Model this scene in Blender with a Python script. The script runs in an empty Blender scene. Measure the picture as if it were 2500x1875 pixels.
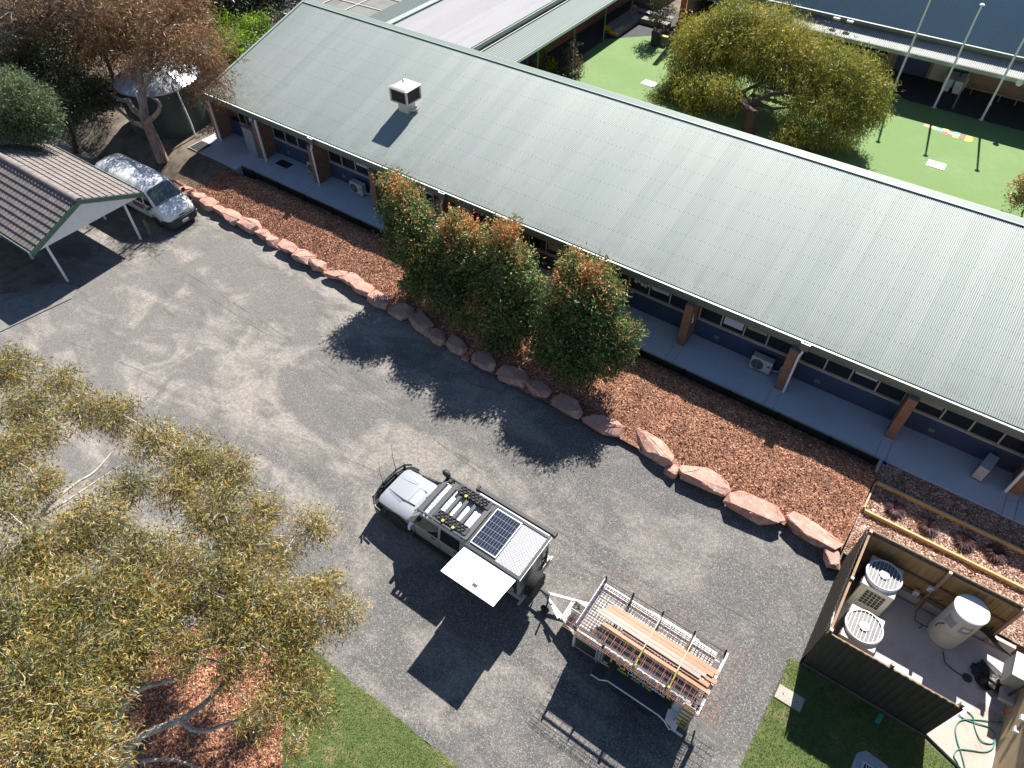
import bpy, bmesh, math, random
import numpy as np
from mathutils import Vector, Matrix

# ---------------------------------------------------------------- camera, world, sun
SC = bpy.context.scene
COL = SC.collection
R = math.radians
CAM_H, PITCH, HEAD, FPX = 23.0, 48.3, 125.0, 1700.0
cam = bpy.data.cameras.new("Camera")
cam.sensor_width = 36.0
cam.lens = 36.0 * FPX / 2500.0
cam.clip_start = 0.5
cam.clip_end = 2000.0
camo = bpy.data.objects.new("Camera", cam)
COL.objects.link(camo)
camo.location = (0, 0, CAM_H)
camo.rotation_euler = (R(90 - PITCH), 0, R(HEAD - 90))
SC.camera = camo

SUN_EL, SH_AZ = 43.3, -81.0       # elevation, direction in which shadows fall
W = bpy.data.worlds.new("World")
SC.world = W
W.use_nodes = True
nt = W.node_tree
bg = nt.nodes["Background"]
sky = nt.nodes.new("ShaderNodeTexSky")
sky.sky_type = 'NISHITA'
sky.sun_disc = False
sky.sun_elevation = R(SUN_EL)
sky.sun_rotation = R(-9.0)
sky.air_density = 1.0
sky.dust_density = 0.2
sky.ozone_density = 3.0
nt.links.new(sky.outputs[0], bg.inputs[0])
bg.inputs[1].default_value = 0.050
sun = bpy.data.lights.new("Sun", 'SUN')
sun.energy = 4.9
sun.angle = R(0.53)
sun.color = (1.0, 0.955, 0.89)
suno = bpy.data.objects.new("Sun", sun)
COL.objects.link(suno)
_d = Vector((math.cos(R(SH_AZ)) * math.cos(R(SUN_EL)), math.sin(R(SH_AZ)) * math.cos(R(SUN_EL)), -math.sin(R(SUN_EL))))
suno.rotation_euler = _d.to_track_quat('-Z', 'Y').to_euler()
suno.location = (0, 40, 60)
SC.view_settings.view_transform = 'Standard'
SC.view_settings.look = 'None'
SC.view_settings.exposure = 1.15
SC.view_settings.gamma = 1.0
SC.render.engine = 'CYCLES'
SC.cycles.max_bounces = 6
SC.cycles.transparent_max_bounces = 8

rng = np.random.default_rng(7)
random.seed(7)

# survey: a sight line from the drone position to a point of the site (plan point at height z, or at depth y)
_fh = np.array([math.cos(R(HEAD)), math.sin(R(HEAD)), 0.0])
_rt = np.array([math.sin(R(HEAD)), -math.cos(R(HEAD)), 0.0])
_fw = _fh * math.cos(R(PITCH)) - np.array([0, 0, 1.0]) * math.sin(R(PITCH))
_up = _fh * math.sin(R(PITCH)) + np.array([0, 0, 1.0]) * math.cos(R(PITCH))
def _ray(px, py): return _fw + _rt * (px - 1250.0) / FPX - _up * (py - 937.5) / FPX
def at(px, py, z=0.0):
    d = _ray(px, py); t = (z - CAM_H) / d[2]
    return (d[0] * t, d[1] * t, z)
def atY(px, py, y):
    d = _ray(px, py); t = y / d[1]
    return (d[0] * t, y, CAM_H + d[2] * t)
S = 0.9        # level of the veranda slab and courtyard

# ---------------------------------------------------------------- materials
def M(name, col, rough=0.6, metal=0.0, var=None, bump=None, spec=0.5, coat=0.0, trans=0.0, stretch=None):
    """var = list of (scale, colour, low, high): layers of noise blending to another colour; bump = (scale, strength, distance)"""
    m = bpy.data.materials.new(name); m.use_nodes = True
    n = m.node_tree; b = n.nodes["Principled BSDF"]
    b.inputs["Roughness"].default_value = rough
    b.inputs["Metallic"].default_value = metal
    b.inputs["Specular IOR Level"].default_value = spec
    b.inputs["Coat Weight"].default_value = coat
    tc = n.nodes.new("ShaderNodeTexCoord")
    vec = tc.outputs["Object"]
    if stretch:
        mp = n.nodes.new("ShaderNodeMapping"); mp.inputs["Scale"].default_value = stretch
        n.links.new(vec, mp.inputs[0]); vec = mp.outputs[0]
    rgb = n.nodes.new("ShaderNodeRGB"); rgb.outputs[0].default_value = (*col, 1)
    cur = rgb.outputs[0]
    for (sc, c2, lo, hi) in (var or []):
        no = n.nodes.new("ShaderNodeTexNoise"); no.inputs["Scale"].default_value = sc
        no.inputs["Detail"].default_value = 6.0; no.inputs["Roughness"].default_value = 0.62
        n.links.new(vec, no.inputs["Vector"])
        mr = n.nodes.new("ShaderNodeMapRange"); mr.inputs[1].default_value = lo; mr.inputs[2].default_value = hi
        n.links.new(no.outputs["Fac"], mr.inputs[0])
        mx = n.nodes.new("ShaderNodeMix"); mx.data_type = 'RGBA'
        n.links.new(mr.outputs[0], mx.inputs[0]); n.links.new(cur, mx.inputs[6]); mx.inputs[7].default_value = (*c2, 1)
        cur = mx.outputs[2]
    n.links.new(cur, b.inputs["Base Color"])
    if bump:
        no = n.nodes.new("ShaderNodeTexNoise"); no.inputs["Scale"].default_value = bump[0]; no.inputs["Detail"].default_value = 5
        n.links.new(vec, no.inputs["Vector"])
        bp = n.nodes.new("ShaderNodeBump"); bp.inputs["Strength"].default_value = bump[1]; bp.inputs["Distance"].default_value = bump[2]
        n.links.new(no.outputs["Fac"], bp.inputs["Height"]); n.links.new(bp.outputs[0], b.inputs["Normal"])
    m["out"] = 1
    return m

def node(n, t, **kw):
    x = n.nodes.new(t)
    for k, v in kw.items(): setattr(x, k, v)
    return x
def ramp(n, src, stops):
    r = n.nodes.new("ShaderNodeValToRGB"); e = r.color_ramp.elements
    while len(e) < len(stops): e.new(0.5)
    for i, (p, c) in enumerate(stops): e[i].position = p; e[i].color = (*c, 1) if len(c) == 3 else c
    n.links.new(src, r.inputs[0]); return r.outputs[0]
def mix(n, fac, a, b, blend='MIX'):
    x = n.nodes.new("ShaderNodeMix"); x.data_type = 'RGBA'; x.blend_type = blend
    for sock, v in ((x.inputs[0], fac), (x.inputs[6], a), (x.inputs[7], b)):
        if hasattr(v, 'node'): n.links.new(v, sock)
        elif isinstance(v, (int, float)): sock.default_value = v
        else: sock.default_value = (*v, 1)
    return x.outputs[2]
def noise(n, vec, sc, det=5, rough=0.6, dist=0.0):
    x = n.nodes.new("ShaderNodeTexNoise"); x.inputs["Scale"].default_value = sc; x.inputs["Detail"].default_value = det
    x.inputs["Roughness"].default_value = rough; x.inputs["Distortion"].default_value = dist
    n.links.new(vec, x.inputs["Vector"]); return x.outputs["Fac"]
def remap(n, src, a, b, c=0.0, d=1.0):
    x = n.nodes.new("ShaderNodeMapRange"); n.links.new(src, x.inputs[0])
    for i, v in enumerate((a, b, c, d)): x.inputs[1 + i].default_value = v
    return x.outputs[0]
def mapping(n, vec, scale=(1, 1, 1), loc=(0, 0, 0), rot=(0, 0, 0)):
    x = n.nodes.new("ShaderNodeMapping"); x.inputs["Scale"].default_value = scale; x.inputs["Location"].default_value = loc; x.inputs["Rotation"].default_value = rot
    n.links.new(vec, x.inputs[0]); return x.outputs[0]
def math_(n, op, a, b=0.0):
    x = n.nodes.new("ShaderNodeMath"); x.operation = op
    for s, v in ((x.inputs[0], a), (x.inputs[1], b)):
        if hasattr(v, 'node'): n.links.new(v, s)
        else: s.default_value = v
    return x.outputs[0]
def bump_(n, b, h, st, di):
    x = n.nodes.new("ShaderNodeBump"); x.inputs["Strength"].default_value = st; x.inputs["Distance"].default_value = di
    n.links.new(h, x.inputs["Height"]); n.links.new(x.outputs[0], b.inputs["Normal"])
def base(name, rough=0.8):
    m = bpy.data.materials.new(name); m.use_nodes = True
    n = m.node_tree; b = n.nodes["Principled BSDF"]; b.inputs["Roughness"].default_value = rough
    tc = n.nodes.new("ShaderNodeTexCoord")
    return m, n, b, tc.outputs["Object"]

MT = {}
def mk_gravel():
    m, n, b, v = base("gravel", 0.92)
    vo = node(n, "ShaderNodeTexVoronoi"); vo.inputs["Scale"].default_value = 34.0; n.links.new(v, vo.inputs["Vector"])
    sep = node(n, "ShaderNodeSeparateColor"); n.links.new(vo.outputs["Color"], sep.inputs[0])
    stone = ramp(n, sep.outputs[0], [(0.0, (.050, .049, .048)), (0.45, (.100, .097, .094)), (0.85, (.165, .160, .153)), (1.0, (.34, .325, .305))])
    fine = noise(n, v, 60, 3)
    stone = mix(n, remap(n, fine, .40, .80), stone, (.115, .110, .104))
    # worn pale dust, in lanes along the drive
    lane = noise(n, mapping(n, v, (0.10, 0.34, 1), rot=(0, 0, R(-6))), 1.0, 7, 0.62, 0.9)
    patch = noise(n, v, 0.42, 8, 0.68, 1.2)
    f = math_(n, 'ADD', math_(n, 'MULTIPLY', lane, .62), math_(n, 'MULTIPLY', patch, .48))
    dust = remap(n, f, .53, .63)
    # the drive is dustier towards the carport and cleaner, darker near the grass
    sx = node(n, "ShaderNodeSeparateXYZ"); n.links.new(v, sx.inputs[0])
    far = remap(n, sx.outputs[0], 2.0, -20.0, 0.50, 1.0)
    dust = math_(n, 'MULTIPLY', math_(n, 'MULTIPLY', dust, far), .8)
    grain = remap(n, noise(n, v, 7, 7, .75), .36, .62, .15, 1.0)
    dust = math_(n, 'MULTIPLY', dust, grain)
    c = mix(n, remap(n, sx.outputs[0], -6.0, -26.0, 0.0, 0.34), stone, (.24, .218, .195))
    c = mix(n, math_(n, 'MULTIPLY', dust, .85), c, (.44, .385, .33))
    dark = remap(n, noise(n, mapping(n, v, (.5, 1.2, 1)), .8, 8, .72, .8), .54, .68)
    c = mix(n, math_(n, 'MULTIPLY', dark, .6), c, (.085, .083, .08))
    # tyre arcs round the turning circle
    def arc(cx, cy, rad, wd):
        w = node(n, "ShaderNodeVectorMath", operation='DISTANCE'); n.links.new(mapping(n, v, (1, 1, 0)), w.inputs[0]); w.inputs[1].default_value = (cx, cy, 0)
        d = math_(n, 'ABSOLUTE', math_(n, 'SUBTRACT', w.outputs["Value"], rad))
        return remap(n, d, wd, wd * .2)
    for cx, cy, rr, ww in ((-40, -300, 313.6, .05), (30, -300, 312.9, .035), (-10, 320, 307.6, .04)):
        c = mix(n, math_(n, 'MULTIPLY', arc(cx, cy, rr, ww), remap(n, noise(n, v, .6, 6), .45, .60, 0, .6)), c, (.045, .045, .045))
    for cx, cy, rr, ww in ((-30, 3, 10.2, .5), (-30, 3, 11.9, .45), (-14, 26, 13.4, .4), (-14, 26, 15.2, .4)):
        a = math_(n, 'MULTIPLY', arc(cx, cy, rr, ww), remap(n, noise(n, v, .5, 5), .42, .62, 0, .36))
        c = mix(n, a, c, (.10, .098, .095))
    n.links.new(c, b.inputs["Base Color"])
    bump_(n, b, math_(n, 'ADD', vo.outputs["Distance"], noise(n, v, 9, 4)), .5, .012)
    return m
def mk_mulch(name, a, bb, cc, scale=20):
    m, n, b, v = base(name, 0.85)
    wv = v
    vo = node(n, "ShaderNodeTexVoronoi"); vo.inputs["Scale"].default_value = scale; n.links.new(mapping(n, wv, (1, 1.7, 1), rot=(0, 0, .7)), vo.inputs["Vector"])
    sep = node(n, "ShaderNodeSeparateColor"); n.links.new(vo.outputs["Color"], sep.inputs[0])
    c = ramp(n, sep.outputs[0], [(0.0, a), (0.45, bb), (0.85, cc), (1.0, tuple(min(1, x * 1.7) for x in cc))])
    c = mix(n, remap(n, noise(n, v, 1.3, 5), .42, .72, 0, .55), c, a)
    n.links.new(c, b.inputs["Base Color"])
    h = math_(n, 'ADD', sep.outputs[1], math_(n, 'MULTIPLY', noise(n, v, 12, 3), .8))
    bump_(n, b, h, .9, .035)
    return m
def mk_brick(name, c1, c2, mortar, wb=.24, hb=.086, bumpd=.006):
    m, n, b, v = base(name, 0.85)
    sx = node(n, "ShaderNodeSeparateXYZ"); n.links.new(v, sx.inputs[0])
    cx = node(n, "ShaderNodeCombineXYZ"); n.links.new(math_(n, 'ADD', sx.outputs[0], sx.outputs[1]), cx.inputs[0]); n.links.new(sx.outputs[2], cx.inputs[1])
    br = node(n, "ShaderNodeTexBrick"); n.links.new(cx.outputs[0], br.inputs["Vector"])
    br.inputs["Scale"].default_value = 1.0; br.inputs["Brick Width"].default_value = wb; br.inputs["Row Height"].default_value = hb
    br.inputs["Mortar Size"].default_value = .006; br.inputs["Color1"].default_value = (*c1, 1); br.inputs["Color2"].default_value = (*c2, 1); br.inputs["Mortar"].default_value = (*mortar, 1)
    c = mix(n, remap(n, noise(n, v, 3.0, 5), .4, .75, 0, .45), br.outputs["Color"], tuple(x * .55 for x in c1))
    n.links.new(c, b.inputs["Base Color"]); bump_(n, b, br.outputs["Fac"], -.4, bumpd)
    return m
def mk_leaf(name, stops, trans=.28, rough=.5):
    m = bpy.data.materials.new(name); m.use_nodes = True; n = m.node_tree; b = n.nodes["Principled BSDF"]
    a = node(n, "ShaderNodeAttribute"); a.attribute_name = "tint"
    c = ramp(n, a.outputs["Fac"], stops)
    n.links.new(c, b.inputs["Base Color"]); b.inputs["Roughness"].default_value = rough
    b.inputs["Specular IOR Level"].default_value = .35
    t = node(n, "ShaderNodeBsdfTranslucent"); n.links.new(c, t.inputs[0])
    ms = node(n, "ShaderNodeMixShader"); ms.inputs[0].default_value = trans
    n.links.new(b.outputs[0], ms.inputs[1]); n.links.new(t.outputs[0], ms.inputs[2])
    n.links.new(ms.outputs[0], n.nodes["Material Output"].inputs[0])
    return m
def mk_roof(name, c1, c2, rough=.42, sheet=.762, metal=.25, screws=True, valley=.0762, valley_y=False):
    m, n, b, v = base(name, rough)
    b.inputs["Metallic"].default_value = metal
    sx = node(n, "ShaderNodeSeparateXYZ"); n.links.new(v, sx.inputs[0])
    wn = node(n, "ShaderNodeTexWhiteNoise"); wn.noise_dimensions = '1D'
    n.links.new(math_(n, 'FLOOR', math_(n, 'DIVIDE', sx.outputs[0], sheet)), wn.inputs["W"])
    c = mix(n, remap(n, wn.outputs["Value"], 0, 1, 0, .75), c1, c2)
    st = noise(n, mapping(n, v, (2.2, .12, .3)), 1.0, 6, .65)
    c = mix(n, remap(n, st, .48, .78, 0, .38), c, tuple(x * .68 for x in c1))
    sp = noise(n, v, 1.1, 6, .7)
    c = mix(n, remap(n, sp, .60, .80, 0, .45), c, tuple(x * .60 for x in c1))
    grime = noise(n, v, .9, 6, .7)
    ev = math_(n, 'MULTIPLY', remap(n, sx.outputs[1], 1.6, -1.0), remap(n, grime, .40, .72, .15, 1.0))
    if screws: c = mix(n, math_(n, 'MULTIPLY', ev, .38), c, (.11, .12, .085))
    if screws:
        cor = math_(n, 'MULTIPLY', remap(n, sx.outputs[0], -21.5, -25.0), remap(n, sx.outputs[1], 2.2, -.6)); c = mix(n, math_(n, 'MULTIPLY', cor, remap(n, noise(n, v, 3.2, 6, .7), .42, .62, 0, .75)), c, (.055, .055, .045))
    if valley:  # dark stripes paint groove shade and grime into the valleys
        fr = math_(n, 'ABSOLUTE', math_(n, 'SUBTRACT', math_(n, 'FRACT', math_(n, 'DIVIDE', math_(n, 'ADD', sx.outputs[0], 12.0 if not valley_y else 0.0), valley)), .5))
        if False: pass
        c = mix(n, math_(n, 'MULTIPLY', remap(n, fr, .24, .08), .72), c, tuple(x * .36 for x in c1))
    if screws:
        # rows of screw heads at the purlins
        fy = math_(n, 'ABSOLUTE', math_(n, 'SUBTRACT', math_(n, 'FRACT', math_(n, 'DIVIDE', sx.outputs[1], 1.12)), .5))
        fx = math_(n, 'ABSOLUTE', math_(n, 'SUBTRACT', math_(n, 'FRACT', math_(n, 'DIVIDE', sx.outputs[0], .2286)), .5))
        k = math_(n, 'MULTIPLY', math_(n, 'LESS_THAN', fy, .024), math_(n, 'LESS_THAN', fx, .11))
        c = mix(n, math_(n, 'MULTIPLY', k, .5), c, (.09, .10, .10))
        lap = math_(n, 'LESS_THAN', math_(n, 'FRACT', math_(n, 'DIVIDE', sx.outputs[0], sheet)), .03)
        c = mix(n, math_(n, 'MULTIPLY', lap, .45), c, tuple(x * .45 for x in c1))
    n.links.new(c, b.inputs["Base Color"])
    return m
MT['gravel'] = mk_gravel()
MT['mulch'] = mk_mulch("red_mulch", (.070, .026, .015), (.27, .105, .055), (.56, .28, .165))
MT['mulch_pale'] = mk_mulch("weathered_mulch", (.08, .042, .032), (.30, .18, .135), (.58, .42, .34))
MT['dirt'] = M("dirt", (.17, .135, .10), .95, var=[(1.4, (.10, .08, .06), .45, .62), (.3, (.25, .21, .17), .52, .68), (25, (.08, .06, .045), .55, .75)], bump=(18, .6, .03))
MT['turf'] = M("synthetic_turf", (.135, .235, .065), .9, var=[(.35, (.158, .255, .085), .45, .62), (45, (.10, .165, .052), .5, .8), (2.5, (.135, .205, .075), .5, .75), (.12, (.19, .235, .12), .55, .7)], bump=(90, .5, .01))
MT['soil_grass'] = M("lawn_base", (.10, .13, .04), .95, var=[(.9, (.24, .20, .10), .50, .66), (7, (.06, .10, .025), .48, .64)], bump=(40, .7, .03))
MT['concrete'] = M("concrete", (.46, .50, .56), .8, var=[(.7, (.37, .405, .46), .5, .75), (6, (.52, .56, .62), .5, .8), (2.2, (.24, .26, .30), .64, .76)], bump=(60, .15, .004))
MT['concrete_pale'] = M("pale_concrete", (.40, .365, .315), .85, var=[(1.2, (.29, .26, .225), .50, .72), (9, (.46, .42, .365), .5, .75)], bump=(50, .2, .004))
MT['concrete_compound'] = M("stained_concrete", (.50, .46, .455), .85, var=[(1.1, (.37, .345, .34), .48, .7), (2.6, (.24, .16, .13), .68, .78), (14, (.56, .53, .52), .5, .8)], bump=(60, .2, .004))
MT['blue_wall'] = M("blue_render", (.034, .054, .112), .75, var=[(1.2, (.026, .040, .085), .45, .7), (3.5, (.06, .075, .12), .62, .78)])
MT['brick'] = mk_brick("brown_brick", (.30, .135, .075), (.20, .085, .05), (.26, .22, .18))
MT['brick_tan'] = mk_brick("tan_block", (.45, .33, .20), (.40, .29, .175), (.30, .235, .16), .40, .20, .008)
MT['brick_red'] = mk_brick("red_brick", (.34, .15, .075), (.26, .12, .06), (.30, .25, .2))
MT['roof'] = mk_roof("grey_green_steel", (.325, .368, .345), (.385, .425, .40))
MT['roof_white'] = mk_roof("zinc_steel", (.34, .335, .35), (.40, .395, .41), rough=.75, sheet=.9, metal=.0, screws=False, valley=0)
MT['roof_dull'] = mk_roof("dull_green_steel", (.165, .205, .195), (.19, .23, .215), rough=.75, sheet=.9, metal=.0, screws=False, valley=0)
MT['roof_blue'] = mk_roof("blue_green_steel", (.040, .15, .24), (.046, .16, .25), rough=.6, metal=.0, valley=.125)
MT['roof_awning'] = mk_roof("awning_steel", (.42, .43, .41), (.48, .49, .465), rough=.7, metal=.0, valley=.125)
MT['trim'] = M("green_trim", (.13, .165, .14), .5, var=[(2, (.10, .13, .11), .45, .7)])
MT['trim_pale'] = M("pale_green_trim", (.30, .36, .32), .5)
MT['green_paint'] = M("eucalypt_green_paint", (.085, .165, .125), .55)
MT['gutter_white'] = M("gutter_lip", (.80, .84, .80), .4)
MT['white'] = M("white_paint", (.80, .80, .79), .45, var=[(3, (.70, .70, .69), .5, .8)])
MT['pvc'] = M("white_pvc", (.74, .74, .73), .4)
MT['cream'] = M("cream_plastic", (.66, .62, .53), .5, var=[(2.5, (.55, .51, .43), .5, .8)])
MT['cooler'] = M("sun_faded_plastic", (.68, .62, .55), .55, var=[(3, (.58, .52, .45), .5, .75)])
MT['grey_metal'] = M("grey_metal", (.38, .38, .37), .5, .3)
MT['ac_body'] = M("aged_steel_case", (.44, .45, .44), .5, var=[(4, (.34, .35, .34), .5, .75)])
MT['dark'] = M("dark_grille", (.02, .021, .022), .6)
MT['black'] = M("black_powdercoat", (.022, .022, .024), .42)
MT['black_matt'] = M("black_plastic", (.03, .03, .032), .65)
MT['rubber'] = M("tyre_rubber", (.022, .022, .022), .85, bump=(40, .4, .01))
MT['glass'] = M("dark_window_glass", (.012, .015, .018), .06, spec=.6)
MT['glass_car'] = M("tinted_car_glass", (.015, .02, .024), .05, spec=.7)
MT['glass_shield'] = M("windscreen_glass", (.06, .085, .09), .06, spec=.7)
MT['frame'] = M("beige_window_frame", (.40, .355, .30), .55)
MT['blind'] = M("window_paper", (.52, .53, .60), .8)
MT['blind_tan'] = M("window_blind", (.32, .27, .20), .8)
MT['timber'] = M("treated_pine", (.52, .39, .19), .75, var=[(2, (.42, .30, .13), .45, .7)], bump=(20, .2, .004), stretch=(.5, 5, 5))
MT['timber_black'] = M("blackened_timber", (.035, .030, .024), .85)
MT['timber_grey'] = M("weathered_timber", (.16, .135, .10), .85, var=[(3, (.10, .085, .065), .45, .7)])
MT['paling'] = M("pine_paling", (.48, .30, .115), .75, var=[(1.5, (.36, .215, .08), .42, .68), (12, (.54, .37, .165), .55, .8)], stretch=(4, 4, .5))
MT['paling_dark'] = M("dark_stained_paling", (.052, .044, .034), .8, var=[(2, (.035, .03, .024), .4, .7)], stretch=(4, 4, .5))
MT['fence_post'] = M("oxide_post", (.40, .25, .17), .7)
MT['plank'] = M("hardwood_plank", (.50, .27, .165), .65, var=[(2.2, (.38, .18, .10), .42, .7), (9, (.56, .34, .22), .55, .8)], stretch=(.5, 6, 6))
MT['plank_grey'] = M("weathered_plank", (.48, .38, .32), .75, var=[(2.2, (.34, .26, .215), .42, .7)], stretch=(.5, 6, 6))
MT['rust'] = M("rusty_steel", (.36, .135, .06), .75, var=[(6, (.22, .085, .04), .4, .7)])
MT['rust_dark'] = M("mill_scale_steel", (.12, .075, .055), .6)
MT['silver'] = M("silver_paint", (.44, .46, .49), .30, .35, coat=.5)
MT['silver_side'] = M("silver_side_paint", (.42, .415, .39), .35, .35, coat=.4)
MT['van_white'] = M("van_white_paint", (.78, .79, .80), .3, coat=.7, var=[(2.5, (.70, .71, .72), .5, .8)])
MT['gloss_white'] = M("gloss_white_panel", (.82, .83, .85), .3, coat=.4)
MT['chrome'] = M("chrome", (.75, .76, .78), .15, 1.0)
MT['alu'] = M("aluminium", (.62, .63, .64), .35, .85)
MT['yellow'] = M("yellow_plastic", (.72, .60, .05), .5)
MT['yellow_paint'] = M("bench_yellow", (.62, .40, .04), .6)
MT['strap'] = M("yellow_strap", (.45, .48, .08), .7)
MT['strap_pale'] = M("cream_strap", (.42, .385, .27), .7)
MT['orange'] = M("orange_lens", (.55, .13, .06), .3)
MT['red'] = M("red_paint", (.50, .085, .05), .55)
MT['maroon'] = M("maroon_sign", (.12, .012, .03), .5)
MT['hose'] = M("green_hose", (.035, .20, .15), .5)
MT['bag'] = M("black_bag", (.012, .012, .013), .45, bump=(9, .8, .05))
MT['green_scrap'] = M("green_plastic", (.04, .30, .20), .5)
MT['tank'] = M("tank_green_steel", (.040, .068, .062), .5, var=[(2, (.032, .055, .05), .45, .7)])
MT['tank_roof'] = M("tank_roof_steel", (.50, .54, .58), .3, .55, var=[(1.5, (.38, .42, .46), .45, .75)])
MT['flag_white'] = M("flagpole_white", (.78, .80, .82), .35)
MT['bark'] = M("gum_bark", (.34, .25, .19), .85, var=[(5, (.20, .13, .09), .42, .62), (1.6, (.50, .42, .36), .54, .68)], bump=(14, .6, .02), stretch=(1, 1, .35))
MT['bark_pale'] = M("pale_gum_bark", (.46, .42, .39), .75, var=[(4, (.28, .21, .17), .46, .66), (1.4, (.60, .57, .54), .52, .68)], bump=(14, .5, .015), stretch=(1, 1, .4))
MT['bark_dark'] = M("dark_bark", (.085, .062, .048), .9, var=[(6, (.05, .036, .028), .4, .7)], bump=(14, .7, .02))
MT['twig'] = M("red_twig", (.26, .14, .10), .8)
MT['lawn_blade'] = mk_leaf("lawn_blade", [(0, (.045, .10, .018)), (.42, (.15, .27, .045)), (.72, (.28, .34, .09)), (1, (.46, .38, .18))], .25, .6)
MT['chip'] = mk_leaf("bark_chip", [(0, (.075, .028, .016)), (.5, (.30, .12, .062)), (.85, (.58, .30, .18)), (1, (.80, .58, .42))], .0, .85)
MT['leaf_gum'] = mk_leaf("gum_leaf", [(0, (.06, .075, .032)), (.28, (.17, .18, .055)), (.5, (.32, .27, .075)), (.70, (.50, .33, .075)), (.82, (.40, .17, .07)), (.90, (.36, .36, .16)), (1, (.52, .52, .30))], .3)
MT['leaf_brown'] = mk_leaf("browned_gum_leaf", [(0, (.07, .06, .028)), (.4, (.21, .12, .06)), (.75, (.34, .19, .09)), (.92, (.22, .20, .075)), (1, (.55, .20, .17))], .25)
MT['leaf_willow'] = mk_leaf("drooping_leaf", [(0, (.05, .075, .018)), (.4, (.19, .225, .04)), (.75, (.38, .38, .06)), (1, (.52, .40, .09))], .3)
MT['leaf_photinia'] = mk_leaf("glossy_leaf", [(0, (.03, .065, .018)), (.42, (.125, .20, .055)), (.60, (.26, .33, .12)), (.68, (.50, .28, .09)), (1, (.66, .24, .10))], .25, .5)
MT['leaf_dark'] = mk_leaf("dark_leaf", [(0, (.014, .024, .011)), (.6, (.038, .055, .024)), (1, (.11, .13, .06))], .2, .4)
MT['leaf_grey'] = mk_leaf("grey_green_leaf", [(0, (.04, .07, .03)), (.5, (.11, .17, .08)), (1, (.23, .27, .12))], .25)
MT['leaf_bright'] = mk_leaf("bright_leaf", [(0, (.04, .10, .006)), (.5, (.13, .26, .012)), (1, (.30, .42, .03))], .35)
MT['leaf_varieg'] = mk_leaf("variegated_leaf", [(0, (.022, .04, .014)), (.6, (.06, .085, .028)), (.85, (.16, .16, .06)), (1, (.42, .38, .19))], .25, .4)
MT['leaf_purple'] = mk_leaf("purple_blade", [(0, (.02, .010, .012)), (.6, (.065, .028, .032)), (1, (.24, .15, .14))], .2)
MT['leaf_redtip'] = mk_leaf("red_tip_leaf", [(0, (.025, .045, .018)), (.55, (.07, .09, .04)), (.8, (.17, .16, .10)), (1, (.26, .10, .07))], .2, .35)
MT['rock'] = M("pink_sandstone", (.45, .245, .19), .85, var=[(1.6, (.56, .37, .31), .45, .68), (5, (.34, .165, .12), .5, .7), (.9, (.58, .47, .42), .58, .76)], bump=(7, .6, .05))
def mk_tile():
    m, n, b, v = base("concrete_roof_tile", .75)
    c = mix(n, remap(n, noise(n, v, 2.5, 6), .4, .7), (.235, .20, .185), (.145, .128, .122))
    c = mix(n, remap(n, noise(n, v, 14, 4), .5, .75, 0, .6), c, (.32, .285, .265))
    n.links.new(c, b.inputs["Base Color"]); bump_(n, b, noise(n, v, 40, 3), .2, .004); return m
MT['tile'] = mk_tile()

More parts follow.
